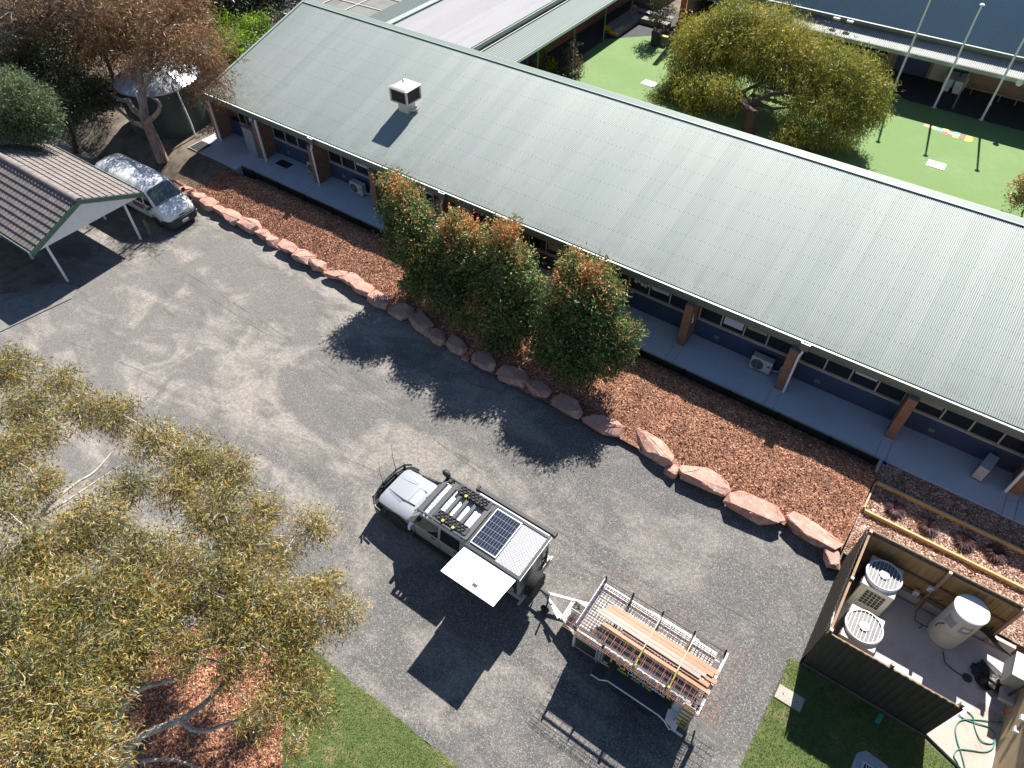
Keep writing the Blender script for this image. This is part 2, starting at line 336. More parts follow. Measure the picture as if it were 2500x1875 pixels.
# ---------------------------------------------------------------- mesh building
class MB:
    def __init__(s): s.v = []; s.f = []; s.m = []
    def add(s, vs, fs, mi=0):
        o = len(s.v); s.v += [tuple(p) for p in vs]; s.f += [tuple(i + o for i in f) for f in fs]; s.m += [mi] * len(fs); return s
    def box(s, x0, x1, y0, y1, z0, z1, mi=0):
        return s.add([(x0, y0, z0), (x1, y0, z0), (x1, y1, z0), (x0, y1, z0), (x0, y0, z1), (x1, y0, z1), (x1, y1, z1), (x0, y1, z1)],
                     [(0, 3, 2, 1), (4, 5, 6, 7), (0, 1, 5, 4), (1, 2, 6, 5), (2, 3, 7, 6), (3, 0, 4, 7)], mi)
    def hexa(s, p, mi=0):   # 8 points: bottom ring, top ring
        return s.add(p, [(0, 3, 2, 1), (4, 5, 6, 7), (0, 1, 5, 4), (1, 2, 6, 5), (2, 3, 7, 6), (3, 0, 4, 7)], mi)
    def bar(s, p, q, w, h, mi=0, up=(0, 0, 1)):
        p = Vector(p); q = Vector(q); d = (q - p).normalized(); u = Vector(up)
        if abs(d.dot(u)) > .98: u = Vector((0, 1, 0))
        a = d.cross(u).normalized() * w / 2; c = a.cross(d).normalized() * h / 2
        r = [p - a - c, p + a - c, p + a + c, p - a + c, q - a - c, q + a - c, q + a + c, q - a + c]
        return s.add(r, [(0, 3, 2, 1), (4, 5, 6, 7), (0, 1, 5, 4), (1, 2, 6, 5), (2, 3, 7, 6), (3, 0, 4, 7)], mi)
    def tube(s, pts, r, n=8, mi=0, cap=True):
        pts = [Vector(p) for p in pts]; k = len(pts)
        rs = r if hasattr(r, '__len__') else [r] * k
        vs = []; pu = None
        for i, p in enumerate(pts):
            d = (pts[min(i + 1, k - 1)] - pts[max(i - 1, 0)])
            d = d.normalized() if d.length > 1e-9 else Vector((0, 0, 1))
            if pu is None:
                pu = d.orthogonal().normalized()
            else:
                pu = pu - d * pu.dot(d)
                pu = pu.normalized() if pu.length > 1e-6 else d.orthogonal().normalized()
            w = d.cross(pu)
            for j in range(n):
                a = 2 * math.pi * j / n
                vs.append(p + (pu * math.cos(a) + w * math.sin(a)) * rs[i])
        fs = [(i * n + j, i * n + (j + 1) % n, (i + 1) * n + (j + 1) % n, (i + 1) * n + j) for i in range(k - 1) for j in range(n)]
        if cap: fs += [tuple(range(n - 1, -1, -1)), tuple((k - 1) * n + j for j in range(n))]
        return s.add(vs, fs, mi)
    def cyl(s, p, q, r0, r1=None, n=20, mi=0):
        return s.tube([p, q], [r0, r0 if r1 is None else r1], n, mi)
    def lathe(s, c, prof, axis='z', n=28, mi=0):   # prof = [(radius, height)]
        vs = []
        for (r, h) in prof:
            for j in range(n):
                a = 2 * math.pi * j / n; u, w = r * math.cos(a), r * math.sin(a)
                vs.append({'z': (c[0] + u, c[1] + w, c[2] + h), 'x': (c[0] + h, c[1] + u, c[2] + w), 'y': (c[0] + u, c[1] + h, c[2] + w)}[axis])
        k = len(prof)
        fs = [(i * n + j, i * n + (j + 1) % n, (i + 1) * n + (j + 1) % n, (i + 1) * n + j) for i in range(k - 1) for j in range(n)]
        fs += [tuple(range(n - 1, -1, -1)), tuple((k - 1) * n + j for j in range(n))]
        return s.add(vs, fs, mi)
    def poly(s, pts, z, thick=0.0, mi=0):        # flat polygon sheet, optional thickness downwards
        n = len(pts)
        if thick <= 0: return s.add([(x, y, z) for x, y in pts], [tuple(range(n))], mi)
        v = [(x, y, z - thick) for x, y in pts] + [(x, y, z) for x, y in pts]
        f = [tuple(range(n - 1, -1, -1)), tuple(range(n, 2 * n))] + [(i, (i + 1) % n, n + (i + 1) % n, n + i) for i in range(n)]
        return s.add(v, f, mi)
    def prism_x(s, prof, x0, x1, mi=0):          # prof = [(y, z)] closed outline
        n = len(prof); v = [(x0, y, z) for y, z in prof] + [(x1, y, z) for y, z in prof]
        f = [tuple(range(n)), tuple(range(2 * n - 1, n - 1, -1))] + [(i, n + i, n + (i + 1) % n, (i + 1) % n) for i in range(n)]
        return s.add(v, f, mi)
    def prism_y(s, prof, y0, y1, mi=0):          # prof = [(x, z)]
        n = len(prof); v = [(x, y0, z) for x, z in prof] + [(x, y1, z) for x, z in prof]
        f = [tuple(range(n)), tuple(range(2 * n - 1, n - 1, -1))] + [(i, n + i, n + (i + 1) % n, (i + 1) % n) for i in range(n)]
        return s.add(v, f, mi)
    def loft(s, rows, mi=0, close=False, caps=True):
        k = len(rows[0]); v = [p for r in rows for p in r]
        f = []
        for i in range(len(rows) - 1):
            for j in range(k if close else k - 1):
                f.append((i * k + j, i * k + (j + 1) % k, (i + 1) * k + (j + 1) % k, (i + 1) * k + j))
        if caps: f += [tuple(range(k - 1, -1, -1)), tuple((len(rows) - 1) * k + j for j in range(k))]
        return s.add(v, f, mi)

def root_loc(o):
    l = Vector((0, 0, 0))
    while o is not None: l = l + o.location; o = o.parent
    return l
def tag(o, label=None, cat=None, group=None, kind=None):
    if label: o['label'] = label
    if cat: o['category'] = cat
    if group: o['group'] = group
    if kind: o['kind'] = kind
    return o
def thing(name, label, cat, loc=(0, 0, 0), group=None):
    o = bpy.data.objects.new(name, None); COL.objects.link(o); o.location = loc; o.empty_display_size = .2
    return tag(o, label, cat, group)
def obj(name, mb, mats, parent=None, label=None, bevel=0.0, smooth=0, origin=None, seg=2):
    """links mb (in world coordinates) as one mesh object; origin for a top-level mesh"""
    me = bpy.data.meshes.new(name)
    off = root_loc(parent) if parent else Vector(origin or (0, 0, 0))
    me.from_pydata([(x - off.x, y - off.y, z - off.z) for x, y, z in mb.v], [], mb.f)
    if not isinstance(mats, (list, tuple)): mats = [mats]
    for m in mats: me.materials.append(MT[m] if isinstance(m, str) else m)
    if len(mats) > 1: me.polygons.foreach_set("material_index", mb.m)
    bm = bmesh.new(); bm.from_mesh(me); bmesh.ops.recalc_face_normals(bm, faces=bm.faces); bm.to_mesh(me); bm.free()
    if smooth:
        me.polygons.foreach_set("use_smooth", [True] * len(me.polygons)); me.set_sharp_from_angle(angle=R(smooth))
    me.update()
    o = bpy.data.objects.new(name, me); COL.objects.link(o)
    if parent: o.parent = parent
    else: o.location = off
    if bevel:
        b = o.modifiers.new("Bevel", 'BEVEL'); b.width = bevel; b.segments = seg; b.limit_method = 'ANGLE'; b.angle_limit = R(35)
    if label: o['label'] = label
    return o
def structure(name, mb, mats, label=None, **kw):
    o = obj(name, mb, mats, **kw); o['kind'] = 'structure'
    if label: o['label'] = label
    return o
def dup(o, loc, rotz=None, label=None, group=None):
    r = o.copy(); COL.objects.link(r); r.location = loc
    if rotz is not None: r.rotation_euler = (0, 0, rotz)
    if label: r['label'] = label
    if group: r['group'] = group
    def rec(src, par):
        for ch in list(src.children):
            c = ch.copy(); COL.objects.link(c); c.parent = par; rec(ch, c)
    rec(o, r)
    return r
def lettering(text, size, mat, parent, loc, rot, name="lettering", extrude=.003, align='LEFT', sx=1.0, bold=0.0):
    cu = bpy.data.curves.new(name, 'FONT'); cu.body = text; cu.size = size; cu.extrude = extrude; cu.align_x = align; cu.align_y = 'CENTER'; cu.offset = bold
    t = bpy.data.objects.new(name, cu); COL.objects.link(t)
    bpy.context.view_layer.update()
    me = bpy.data.meshes.new_from_object(t.evaluated_get(bpy.context.evaluated_depsgraph_get()))
    bpy.data.objects.remove(t); bpy.data.curves.remove(cu)
    o = bpy.data.objects.new(name, me); me.materials.clear(); me.materials.append(MT[mat]); COL.objects.link(o)
    mtx = Matrix.Rotation(rot[2], 4, 'Z') @ Matrix.Rotation(rot[1], 4, 'Y') @ Matrix.Rotation(rot[0], 4, 'X') @ Matrix.Diagonal((sx, 1, 1, 1))
    me.transform(mtx)
    if parent: o.parent = parent; o.location = Vector(loc) - root_loc(parent)
    else: o.location = loc
    return o

def fast_mesh(name, V, nper, mats, tint=None, faces=None):
    """V (N,nper,3) -> mesh of N n-gons (or with faces list of index tuples per item, all quads)"""
    N = V.shape[0]; me = bpy.data.meshes.new(name)
    F = np.array(faces if faces is not None else [list(range(nper))]); nf, fl = F.shape
    me.vertices.add(N * nper); me.vertices.foreach_set("co", V.reshape(-1).astype(np.float32))
    idx = (np.arange(N)[:, None, None] * nper + F[None]).reshape(-1)
    me.loops.add(len(idx)); me.loops.foreach_set("vertex_index", idx.astype(np.int32))
    me.polygons.add(N * nf); me.polygons.foreach_set("loop_start", (np.arange(N * nf) * fl).astype(np.int32))
    if tint is not None:
        a = me.attributes.new("tint", 'FLOAT', 'FACE'); a.data.foreach_set("value", np.repeat(tint, nf).astype(np.float32))
    me.materials.append(MT[mats]); me.update(calc_edges=True); me.validate()
    return me
def unit(a): return a / np.maximum(np.linalg.norm(a, axis=-1, keepdims=True), 1e-9)
def leaves_mesh(name, P, D, L, Wd, mat, tint, curve=0.0):
    N = len(P); D = unit(D)
    side = unit(np.cross(D, rng.normal(size=(N, 3)))); nor = np.cross(D, side)
    L = np.broadcast_to(np.asarray(L, float), (N,))[:, None] * (0.7 + .6 * rng.random((N, 1)))
    Wd = np.broadcast_to(np.asarray(Wd, float), (N,))[:, None] * (0.8 + .4 * rng.random((N, 1)))
    if curve:
        bend = side * L * curve * rng.choice([-1, 1], size=(N, 1)) + nor * L * curve * .4
        m1 = P + D * L * .5 + bend * .5; tip = P + D * L + 0 * bend
        V = np.stack([P, m1 - side * Wd / 2 , tip, m1 + side * Wd / 2], 1)
        V[:, 0] -= bend * .5; V[:, 2] -= bend * .5
    else:
        V = np.stack([P, P + D * L * .45 - side * Wd / 2, P + D * L, P + D * L * .45 + side * Wd / 2], 1)
    return fast_mesh(name, V, 4, mat, np.clip(tint, 0, 1))
def sprays(clusters, per_m3, nleaf, spread, droop, outw=.6, surf=.45, tmid=.45, tvar=.22, tleaf=.2, top_shift=0.0, up=0.0):
    """clusters [(c, (rx,ry,rz))]; returns leaf positions, directions, tints grouped in twigs"""
    Ps, Ds, Ts, tw = [], [], [], []
    for c, r in clusters:
        c = np.array(c); r = np.array(r) if hasattr(r, '__len__') else np.array([r] * 3)
        vol = r[0] * r[1] * r[2]; n = max(6, int(per_m3 * vol ** .78 * 4))
        u = unit(rng.normal(size=(n, 3))); rad = (surf + (1 - surf) * rng.random((n, 1)) ** .6)
        rad *= 1 + .16 * rng.normal(size=(n, 1))
        p = c + u * r * rad
        t = tmid + .09 * rng.normal() + tvar * rng.normal(size=n) + top_shift * u[:, 2]
        tw.append(np.stack([np.broadcast_to(c, (n, 3)), p], 1))
        pp = np.repeat(p, nleaf, 0) + rng.normal(size=(n * nleaf, 3)) * spread
        dd = np.repeat(u, nleaf, 0) * outw + rng.normal(size=(n * nleaf, 3)) * .6 + np.array([0, 0, up - droop])
        Ps.append(pp); Ds.append(dd); Ts.append(np.repeat(t, nleaf) + tleaf * rng.normal(size=n * nleaf))
    return np.concatenate(Ps), np.concatenate(Ds), np.concatenate(Ts), np.concatenate(tw)
def limb_tubes(mb, trunk, clusters, r_base, r_tip=.02, n=7, wob=.12, mi=0):
    """trunk = [points]; grows limbs from the nearest skeleton point to each cluster centre"""
    t = [Vector(p) for p in trunk]; k = len(t)
    rad = [r_base * (1 - .55 * i / (k - 1)) for i in range(k)]
    mb.tube(t, rad, 12, mi)
    nodes = [(p, rad[i]) for i, p in enumerate(t)][max(1, k // 2):]
    order = sorted(clusters, key=lambda c: (Vector(c[0]) - t[-1]).length)
    for c, r in order:
        c = Vector(c)
        best = min(nodes, key=lambda q: (q[0] - c).length + max(0, q[0].z - c.z) * 1.2)
        p, r0 = best; d = c - p; L = d.length
        if L < .15: continue
        r0 = min(r0 * .72, .03 + .045 * L); seg = max(3, int(L / .7)); pts = []; rr = []
        for i in range(seg + 1):
            a = i / seg
            q = p + d * a + Vector((random.gauss(0, wob), random.gauss(0, wob), random.gauss(0, wob) + .35 * math.sin(a * math.pi) * min(1, L * .12))) * (0 if i in (0,) else 1) * min(1, L * .5)
            pts.append(q); rr.append(r0 * (1 - a) + r_tip * a)
        mb.tube(pts, rr, n, mi)
        nodes += list(zip(pts[1:], rr[1:]))
    return mb
def twig_tubes(mb, tw, frac, r=.008, mi=0):
    k = rng.permutation(len(tw))[:int(len(tw) * frac)]
    for i in k:
        a, b = Vector(tw[i][0]), Vector(tw[i][1]); m = (a + b) / 2 + Vector(rng.normal(size=3) * .12 * (b - a).length)
        mb.tube([a, m, b], [r * 2, r * 1.3, r * .6], 4, mi, cap=False)
def leaf_obj(name, me, parent):
    o = bpy.data.objects.new(name, me); COL.objects.link(o)
    off = root_loc(parent); me.transform(Matrix.Translation(-off)); o.parent = parent
    return o
# ---------------------------------------------------------------- the setting
def sstep(a, b, x):
    t = min(1, max(0, (x - a) / (b - a))); return t * t * (3 - 2 * t)
def interp(x, pts):
    if x <= pts[0][0]: return pts[0][1]
    for (a, b), (c, d) in zip(pts, pts[1:]):
        if x <= c: return b + (d - b) * (x - a) / (c - a)
    return pts[-1][1]
EDGE = [(-40, 18.5), (-35.2, 18.3), (-30.3, 18.05), (-25, 17.6), (-20, 17.4), (-15.9, 17.05), (-11.5, 16.55), (-8.1, 16.75), (-5, 16.7), (-2.6, 16.9), (0, 16.75), (2.85, 16.5)]
def wob(x, y, s=1.0):
    return math.sin(x * 1.7 * s + 1.3 * math.sin(y * 1.1 * s)) * .5 + math.sin(y * 2.3 * s + x * .9 * s) * .3 + math.sin(x * 4.1 * s - y * 3.3 * s) * .2

g = MB(); xs = [-900, -300, -120, -80, -60] + [-52 + i for i in range(0, 76)] + [40, 80, 300, 900]
ys = [-600, -100, -30] + [-12 + i * .8 for i in range(0, 58)] + [40, 60, 120, 300, 1200]
for y in ys:
    for x in xs:
        a = (sstep(17.4, 20.4, y) if x < -34.9 else .1 * sstep(17, 19, y) + .9 * sstep(21.6, 23.4, y)) if x < 2.7 else .5 * sstep(16.9, 18.5, y) + .5 * sstep(21.5, 23, y)
        g.v.append((x, y, -.07 + .92 * a + (.05 * wob(x, y, .6) * a if x < -35 else 0)))
nx = len(xs)
for j in range(len(ys) - 1):
    for i in range(nx - 1):
        g.f.append((j * nx + i, j * nx + i + 1, (j + 1) * nx + i + 1, (j + 1) * nx + i)); g.m.append(0)
structure('ground', g, 'dirt', 'bare brown earth under the trees and around the site', smooth=60)

# the drive, a gravelled car park
cp = MB(); pts = [(-75, -40), (-11.9, -40)]
pts += [(-11.8 + i * 1.0, 3.4 + .06 * wob(i, 3)) for i in range(0, 11)] + [(-1.0, 3.42), (2.0, 3.4), (2.5, 4.0), (2.52, 8), (2.58, 10.5), (2.6, 12.15), (2.95, 12.2), (3.0, 16.6)]
pts += [(2.5, 16.9)] + [(x, interp(x, EDGE) + .25) for x in range(2, -35, -1)] + [(-36.5, 17.9), (-44, 17.4), (-75, 17.4)]
cp.poly(pts, 0.0)
structure('car_park', cp, 'gravel', 'grey gravelled car park with pale worn dust patches')

mb = MB()      # red bark mulch bed behind the boulders, mound added to shorten the eave shadow
X = [-37.6 + i * .4 for i in range(102)]; U = [i / 22 for i in range(23)]
def bed_z(x, y, y0):
    top = S + .20 if x > -33 else S + .20 - .3 * min(1, (-33 - x))
    z = .20 + (top - .20) * min(1, max(0, (y - y0 - .18) / (19.9 - y0))) ** .85
    if x > -34.1: z -= .58 * sstep(20.1, 21.0, y)
    return z
for u in U:
    for x in X:
        x = min(x, 2.72); y0 = interp(x, EDGE); y1 = 21.12 if x > -34.2 else 20.62 - .55 * max(0, (-34.2 - x)) ** 1.0
        y1 = max(y1, y0 + .2); y = y0 + (y1 - y0) * u
        mb.v.append((x, y, bed_z(x, y, y0) + .035 * wob(x, y, 1.0) * math.sin(u * math.pi) + .012 * random.gauss(0, 1)))
nX = len(X)
for j in range(len(U) - 1):
    for i in range(nX - 1):
        if X[i] < 2.72: mb.f.append((j * nX + i, j * nX + i + 1, (j + 1) * nX + i + 1, (j + 1) * nX + i)); mb.m.append(0)
structure('mulch_bed', mb, 'mulch', 'long bed of red bark mulch between boulders and veranda', smooth=60)

mb = MB()      # terraced garden right of the concrete divider
rows = [16.55, 17.2, 17.9, 18.58, 18.62, 19.2, 19.95, 20.0, 20.5, 21.1]
zz = [.56, .60, .62, .62, .70, .72, .74, .80, .84, .86]
for y, z in zip(rows, zz):
    for i in range(40): mb.v.append((2.74 + i * .3, y, z + .015 * random.gauss(0, 1)))
for j in range(len(rows) - 1):
    for i in range(39): mb.f.append((j * 40 + i, j * 40 + i + 1, (j + 1) * 40 + i + 1, (j + 1) * 40 + i)); mb.m.append(0)
structure('garden_terrace', mb, 'mulch_pale', 'stepped garden terrace covered in weathered bark mulch')

mb = MB()      # mulch below the foreground gum
mb.poly([(-25, -9), (-20.5, -4.4), (-18.6, -2.6), (-16.6, -1.0), (-15.2, .5), (-14.0, 1.9), (-13.1, 3.0), (-12.2, 3.32), (-11.8, 3.2), (-9.92, 1.63), (-8.58, .39), (-5.5, -2.6), (-4, -9)], .012)
structure('tree_mulch', mb, 'mulch', 'bark mulch under the foreground gum tree')
mb = MB(); mb.poly([(-11.8, 3.4)] + [(-11 + i * .5, 3.4 + .05 * wob(i * 1.3, 5)) for i in range(19)] + [(-1, 3.4), (2, 3.4), (2, -8), (-4, -8), (-5.5, -2.6), (-8.58, .39), (-9.92, 1.63)], .008)
structure('lawn', mb, 'soil_grass', 'green lawn along the near edge of the car park')
mb = MB(); mb.poly([(2.55, 3.0), (2.50, 8), (2.60, 10.4), (2.62, 12.16), (6.78, 12.2), (8.2, 11.72), (12, 11.5), (12, 3)], .010)
structure('lawn', mb, 'soil_grass', 'lawn strip below the dark timber fence')

def blades(name, n, inside, x0, x1, y0, y1, z, label, h=.055, dry=None):
    P = np.stack([rng.uniform(x0, x1, n * 3), rng.uniform(y0, y1, n * 3), np.full(n * 3, z)], 1)
    P = P[np.array([inside(p[0], p[1]) for p in P])][:n]
    D = rng.normal(size=P.shape) * .55; D[:, 2] = 1
    t = .42 + .17 * np.sin(P[:, 0] * 1.3 + np.sin(P[:, 1] * 1.9) * 1.4) + .12 * np.sin(P[:, 1] * 3.1 + P[:, 0]) + .13 * rng.normal(size=len(P))
    if dry: t = t + np.array([dry(p[0], p[1]) for p in P])
    me = leaves_mesh(name, P, D, h, .012, 'lawn_blade', t)
    o = bpy.data.objects.new(name, me); COL.objects.link(o); o['kind'] = 'stuff'; o['label'] = label
def in_l(x, y): return y < 3.40 + .08 * wob(x * 2.6, 5) + random.gauss(0, .06) and x > -11.8 and (y - 3.4) > -(x + 11.8) * .935
blades('grass', 52000, in_l, -12, -3, -3, 3.75, .008, 'short grass of the near lawn', .06, lambda x, y: .34 * sstep(-.75, .05, y - 3.36) + .22 * sstep(-7.4, -5.4, x) * sstep(.8, 2.6, y))
def in_r(x, y): return 2.55 + random.gauss(0, .05) < x < 8.7 and y < 12.14 - max(0, x - 6.78) * .33
blades('grass', 42000, in_r, 2.5, 8.8, 7.6, 12.2, .010, 'short grass of the lawn strip by the fence', .055, lambda x, y: .20 * sstep(11.2, 12, y) + .12 * sstep(5.5, 7.5, x))

# loose bark chips give the mulch its relief
n = 26000
x = rng.uniform(-36.5, 2.6, n); y0 = np.array([interp(a, EDGE) for a in x]); y = y0 + .1 + (20.9 - y0) * rng.random(n)
z = np.array([bed_z(a, b, c) for a, b, c in zip(x, y, y0)]) + .035 * np.array([wob(a, b) for a, b in zip(x, y)]) * np.sin(np.clip((y - y0) / (21.1 - y0), 0, 1) * math.pi) + .018
D = rng.normal(size=(n, 3)); D[:, 2] *= .35
me = leaves_mesh('bark_chips', np.stack([x, y, z], 1), D, .085, .035, 'chip', .5 + .3 * rng.normal(size=n))
o = bpy.data.objects.new('bark_chips', me); COL.objects.link(o); tag(o, 'loose bark chips scattered over the mulch bed', kind='stuff')
n = 9000
x = rng.uniform(2.8, 9.5, n); y = rng.uniform(16.7, 21.0, n); z = np.interp(y, rows, zz) + .02
me = leaves_mesh('bark_chips', np.stack([x, y, z], 1), rng.normal(size=(n, 3)) * np.array([1, 1, .3]), .085, .035, 'chip', .62 + .3 * rng.normal(size=n))
o = bpy.data.objects.new('bark_chips', me); COL.objects.link(o); tag(o, 'loose pale bark chips on the garden terrace', kind='stuff')
n = 9000
x = rng.uniform(-16, -6.5, n); y = rng.uniform(-4, 3.2, n); k = ((y - 3.3) < -(x + 11.8) * .935) & (y < (x + 16.6) * 1.2 - 1.0)
me = leaves_mesh('bark_chips', np.stack([x, y, np.full(n, .03)], 1)[k], (rng.normal(size=(n, 3)) * np.array([1, 1, .3]))[k], .1, .04, 'chip', (.6 + .3 * rng.normal(size=n))[k])
o = bpy.data.objects.new('bark_chips', me); COL.objects.link(o); tag(o, 'loose bark chips under the foreground gum', kind='stuff')

mb = MB()
mb.poly([(-34.25, 21.15), (16, 21.15), (16, 23.5), (-38.6, 23.5), (-38.6, 20.6), (-34.25, 20.68)], S, .75)
structure('veranda_slab', mb, 'concrete', 'long raised concrete veranda slab along the school building', bevel=.012)
mb = MB()
for i in range(-8, 3):
    x = 2.44 + 4.55 * i
    for xx in (x - .02, x + .38): mb.box(xx - .006, xx + .006, 21.16, 22.2, S + .0005, S + .003)
structure('slab_joint', mb, 'dark', 'sawn control joints across the veranda slab')

mb = MB(); mb.box(3.0, 8.62, 12.3, 16.3, -.05, .10)
mb.poly([(6.79, 12.3), (8.2, 11.75), (8.62, 11.6), (8.62, 12.3)], .10, .15)
structure('compound_floor', mb, 'concrete_compound', 'stained concrete floor of the plant compound')
mb = MB(); mb.poly([(6.80, 12.26), (8.2, 11.77), (8.58, 11.63), (8.58, 14.2), (7.95, 14.2), (7.6, 13.4)], .104)
structure('pale_slab', mb, 'concrete_pale', 'pale concrete slab outside the compound fence')

mb = MB(); mb.box(-60, 40, 31.5, 57, .1, S - .004)
structure('courtyard_paving', mb, M("dark_asphalt", (.05, .05, .055), .9, var=[(2, (.035, .035, .04), .4, .7)]), 'dark asphalt around the courtyard under the awnings')
mb = MB(); mb.poly([(-25.6, 31.6), (20, 31.6), (20, 51.9), (-4, 52.0), (-6.4, 52.6), (-12, 53.2), (-22, 52.6), (-25.6, 49)], S + .004)
structure('synthetic_turf', mb, 'turf', 'bright green synthetic turf of the school courtyard')
mb = MB(); mb.poly([(-36.6, 9.62), (-60, 9.3), (-60, 4.5), (-38, 4.9), (-35.2, 8.1), (-34.7, 9.4)], .006)
structure('dirt_patch', mb, 'dirt', 'brown dry earth beside the carport')
mb = MB()
a = [at(-60, 800), at(0, 742), at(150, 695), at(192, 700), at(175, 730), at(0, 812), at(-60, 845)]
mb.poly([(p[0], p[1]) for p in a], .05, .1)
structure('concrete_kerb', mb, M('shaded_concrete', (.20, .19, .18), .9, var=[(2, (.13, .125, .12), .45, .7)]), 'concrete kerb strip in front of the carport', bevel=.015)  # concrete colour darkened to carry the carport's shadow on the kerb

# ---------------------------------------------------------------- the long school building
SL = .28; YL, ZL = 22.49, 3.75
B = thing('school_building', 'long brick school building with a grey green corrugated skillion roof', 'building', (-12, 23.4, S))
def roofz(y): return ZL + SL * (y - YL)
def corrugated(mbx, x0, x1, ya, za, yb, zb, pitch=.0762, amp=.009, per=6, thick=0.0):
    nn = int((x1 - x0) / pitch * per); xs = [x0 + (x1 - x0) * i / nn for i in range(nn + 1)]
    o = len(mbx.v)
    for (y, z) in ((ya, za), (yb, zb)):
        for xx in xs: mbx.v.append((xx, y, z + amp * math.cos(2 * math.pi * xx / pitch)))
    for i in range(nn): mbx.f.append((o + i, o + i + 1, o + nn + 2 + i, o + nn + 1 + i)); mbx.m.append(0)
    return mbx
RX0, RX1, YR = -38.0, 16.0, 31.45
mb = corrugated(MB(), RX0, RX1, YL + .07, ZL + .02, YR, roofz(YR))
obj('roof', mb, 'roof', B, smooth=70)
mb = MB()
mb.bar((RX0, YR - .28, roofz(YR - .28) + .03), (RX1, YR - .28, roofz(YR - .28) + .03), .05, .04)
mb.hexa([(RX0, YR - .3, roofz(YR - .3) + .012), (RX1, YR - .3, roofz(YR - .3) + .012), (RX1, YR + .06, roofz(YR) + .04), (RX0, YR + .06, roofz(YR) + .04),
         (RX0, YR - .3, roofz(YR - .3) + .03), (RX1, YR - .3, roofz(YR - .3) + .03), (RX1, YR + .06, roofz(YR) + .065), (RX0, YR + .06, roofz(YR) + .065)])
mb.box(RX0, RX1, YR + .06, YR + .08, roofz(YR) - .22, roofz(YR) + .065)
obj('ridge_cap', mb, 'trim_pale', B)
mb = MB(); mb.bar((RX0 - .01, YL, ZL + .035), (RX0 - .01, YR, roofz(YR) + .035), .14, .05); mb.bar((RX0 - .06, YL, ZL - .1), (RX0 - .06, YR, roofz(YR) - .1), .03, .24)
obj('barge_capping', mb, 'trim_pale', B)
mb = MB()   # quad gutter with a bright rolled lip
mb.prism_x([(YL + .10, ZL - .26), (YL - .02, ZL - .26), (YL - .05, ZL - .22), (YL - .05, ZL - .02), (YL - .03, ZL - .02), (YL - .03, ZL - .20), (YL + .08, ZL - .22), (YL + .10, ZL - .2)], RX0 - .05, RX1)
obj('gutter', mb, 'trim', B)
mb = MB(); mb.prism_x([(YL - .075, ZL - .022), (YL - .075, ZL + .012), (YL - .005, ZL + .012), (YL - .005, ZL - .022)], RX0 - .05, RX1)
obj('gutter_lip', mb, 'gutter_white', B)
mb = MB(); mb.box(RX0, RX1, YL + .11, YL + .15, ZL - .52, ZL - .02); mb.box(RX0, RX1, YL + .15, 23.34, ZL - .56, ZL - .50)
obj('fascia', mb, 'trim', B)
mb = MB(); mb.box(-37.6, RX1, 23.35, 23.5, S - .2, S + 1.0)
obj('wall', mb, 'blue_wall', B, label='blue painted lower wall under the windows')
mb = MB()
mb.prism_x([(23.75, S - .3), (31.3, S - .3), (31.3, roofz(31.3) - .1), (23.75, roofz(23.75) - .1)], -37.6, RX1)
mb.prism_x([(23.33, S - .3), (23.33, roofz(23.33) - .12), (23.75, roofz(23.75) - .12), (23.75, S - .3)], -37.9, -37.6)
obj('shell_wall', mb, 'brick', B)
mb = MB(); mb.box(-37.6, RX1, 23.48, 23.74, S + 2.28, ZL - .5)
obj('lintel', mb, 'trim', B)
# piers
PX = [2.44 + 4.55 * k for k in range(-8, 4)]
mb0 = None
for i, x in enumerate([-37.95] + PX):
    mb = MB(); mb.box(x, x + .35, 22.34, 23.34, S - .01, ZL - .53)
    obj('pier', mb, 'brick' if i else 'brick_red', B)
# windows, one frame per bay with four lights
edges = [-37.6] + PX
papers = {4: [0], 3: [2], 5: [1], 6: [2], 7: [1, 2], 8: [2], 9: [0], 2: [2]}
for i, x in enumerate(edges[:-1]):
    a = x + .38 if i else -36.6; b = edges[i + 1] - .03; w = (b - a) / 4
    fr = MB(); z0, z1 = S + 1.0, S + 2.28; yf = 23.40
    fr.box(a, b, yf - .06, yf + .06, z0, z0 + .06); fr.box(a, b, yf - .03, yf + .05, z1 - .07, z1); fr.box(a, b, yf - .10, yf - .06, z0 - .03, z0 + .03)
    for k in range(5):
        xx = a + w * k; fr.box(max(a, xx - .03), min(b, xx + .03) if k else a + .05, yf - .035, yf + .05, z0 + .06, z1 - .07)
    wn = obj('window', fr, 'frame', B)
    gl = MB(); gl.box(a + .04, b - .04, yf + .01, yf + .02, z0 + .05, z1 - .06)
    obj('pane', gl, 'glass', wn)
    for k in papers.get(i, []):
        pp = MB(); h = random.uniform(.25, .55); pp.box(a + w * k + .09, a + w * (k + 1) - .09, yf - .004, yf + .008, z0 + h, z1 - .1)
        obj('window_paper', pp, 'blind' if (i + k) % 3 else 'blind_tan', wn)
# a few loose sheets stuck low on one window
pp = MB()
for q in range(7):
    u = edges[7] - 2.9 + .17 * q; v = random.uniform(.35, .6); pp.box(u, u + .14, 23.395, 23.405, S + 1.0 + v, S + 1.2 + v)
obj('notice_sheets', pp, 'blind', B)
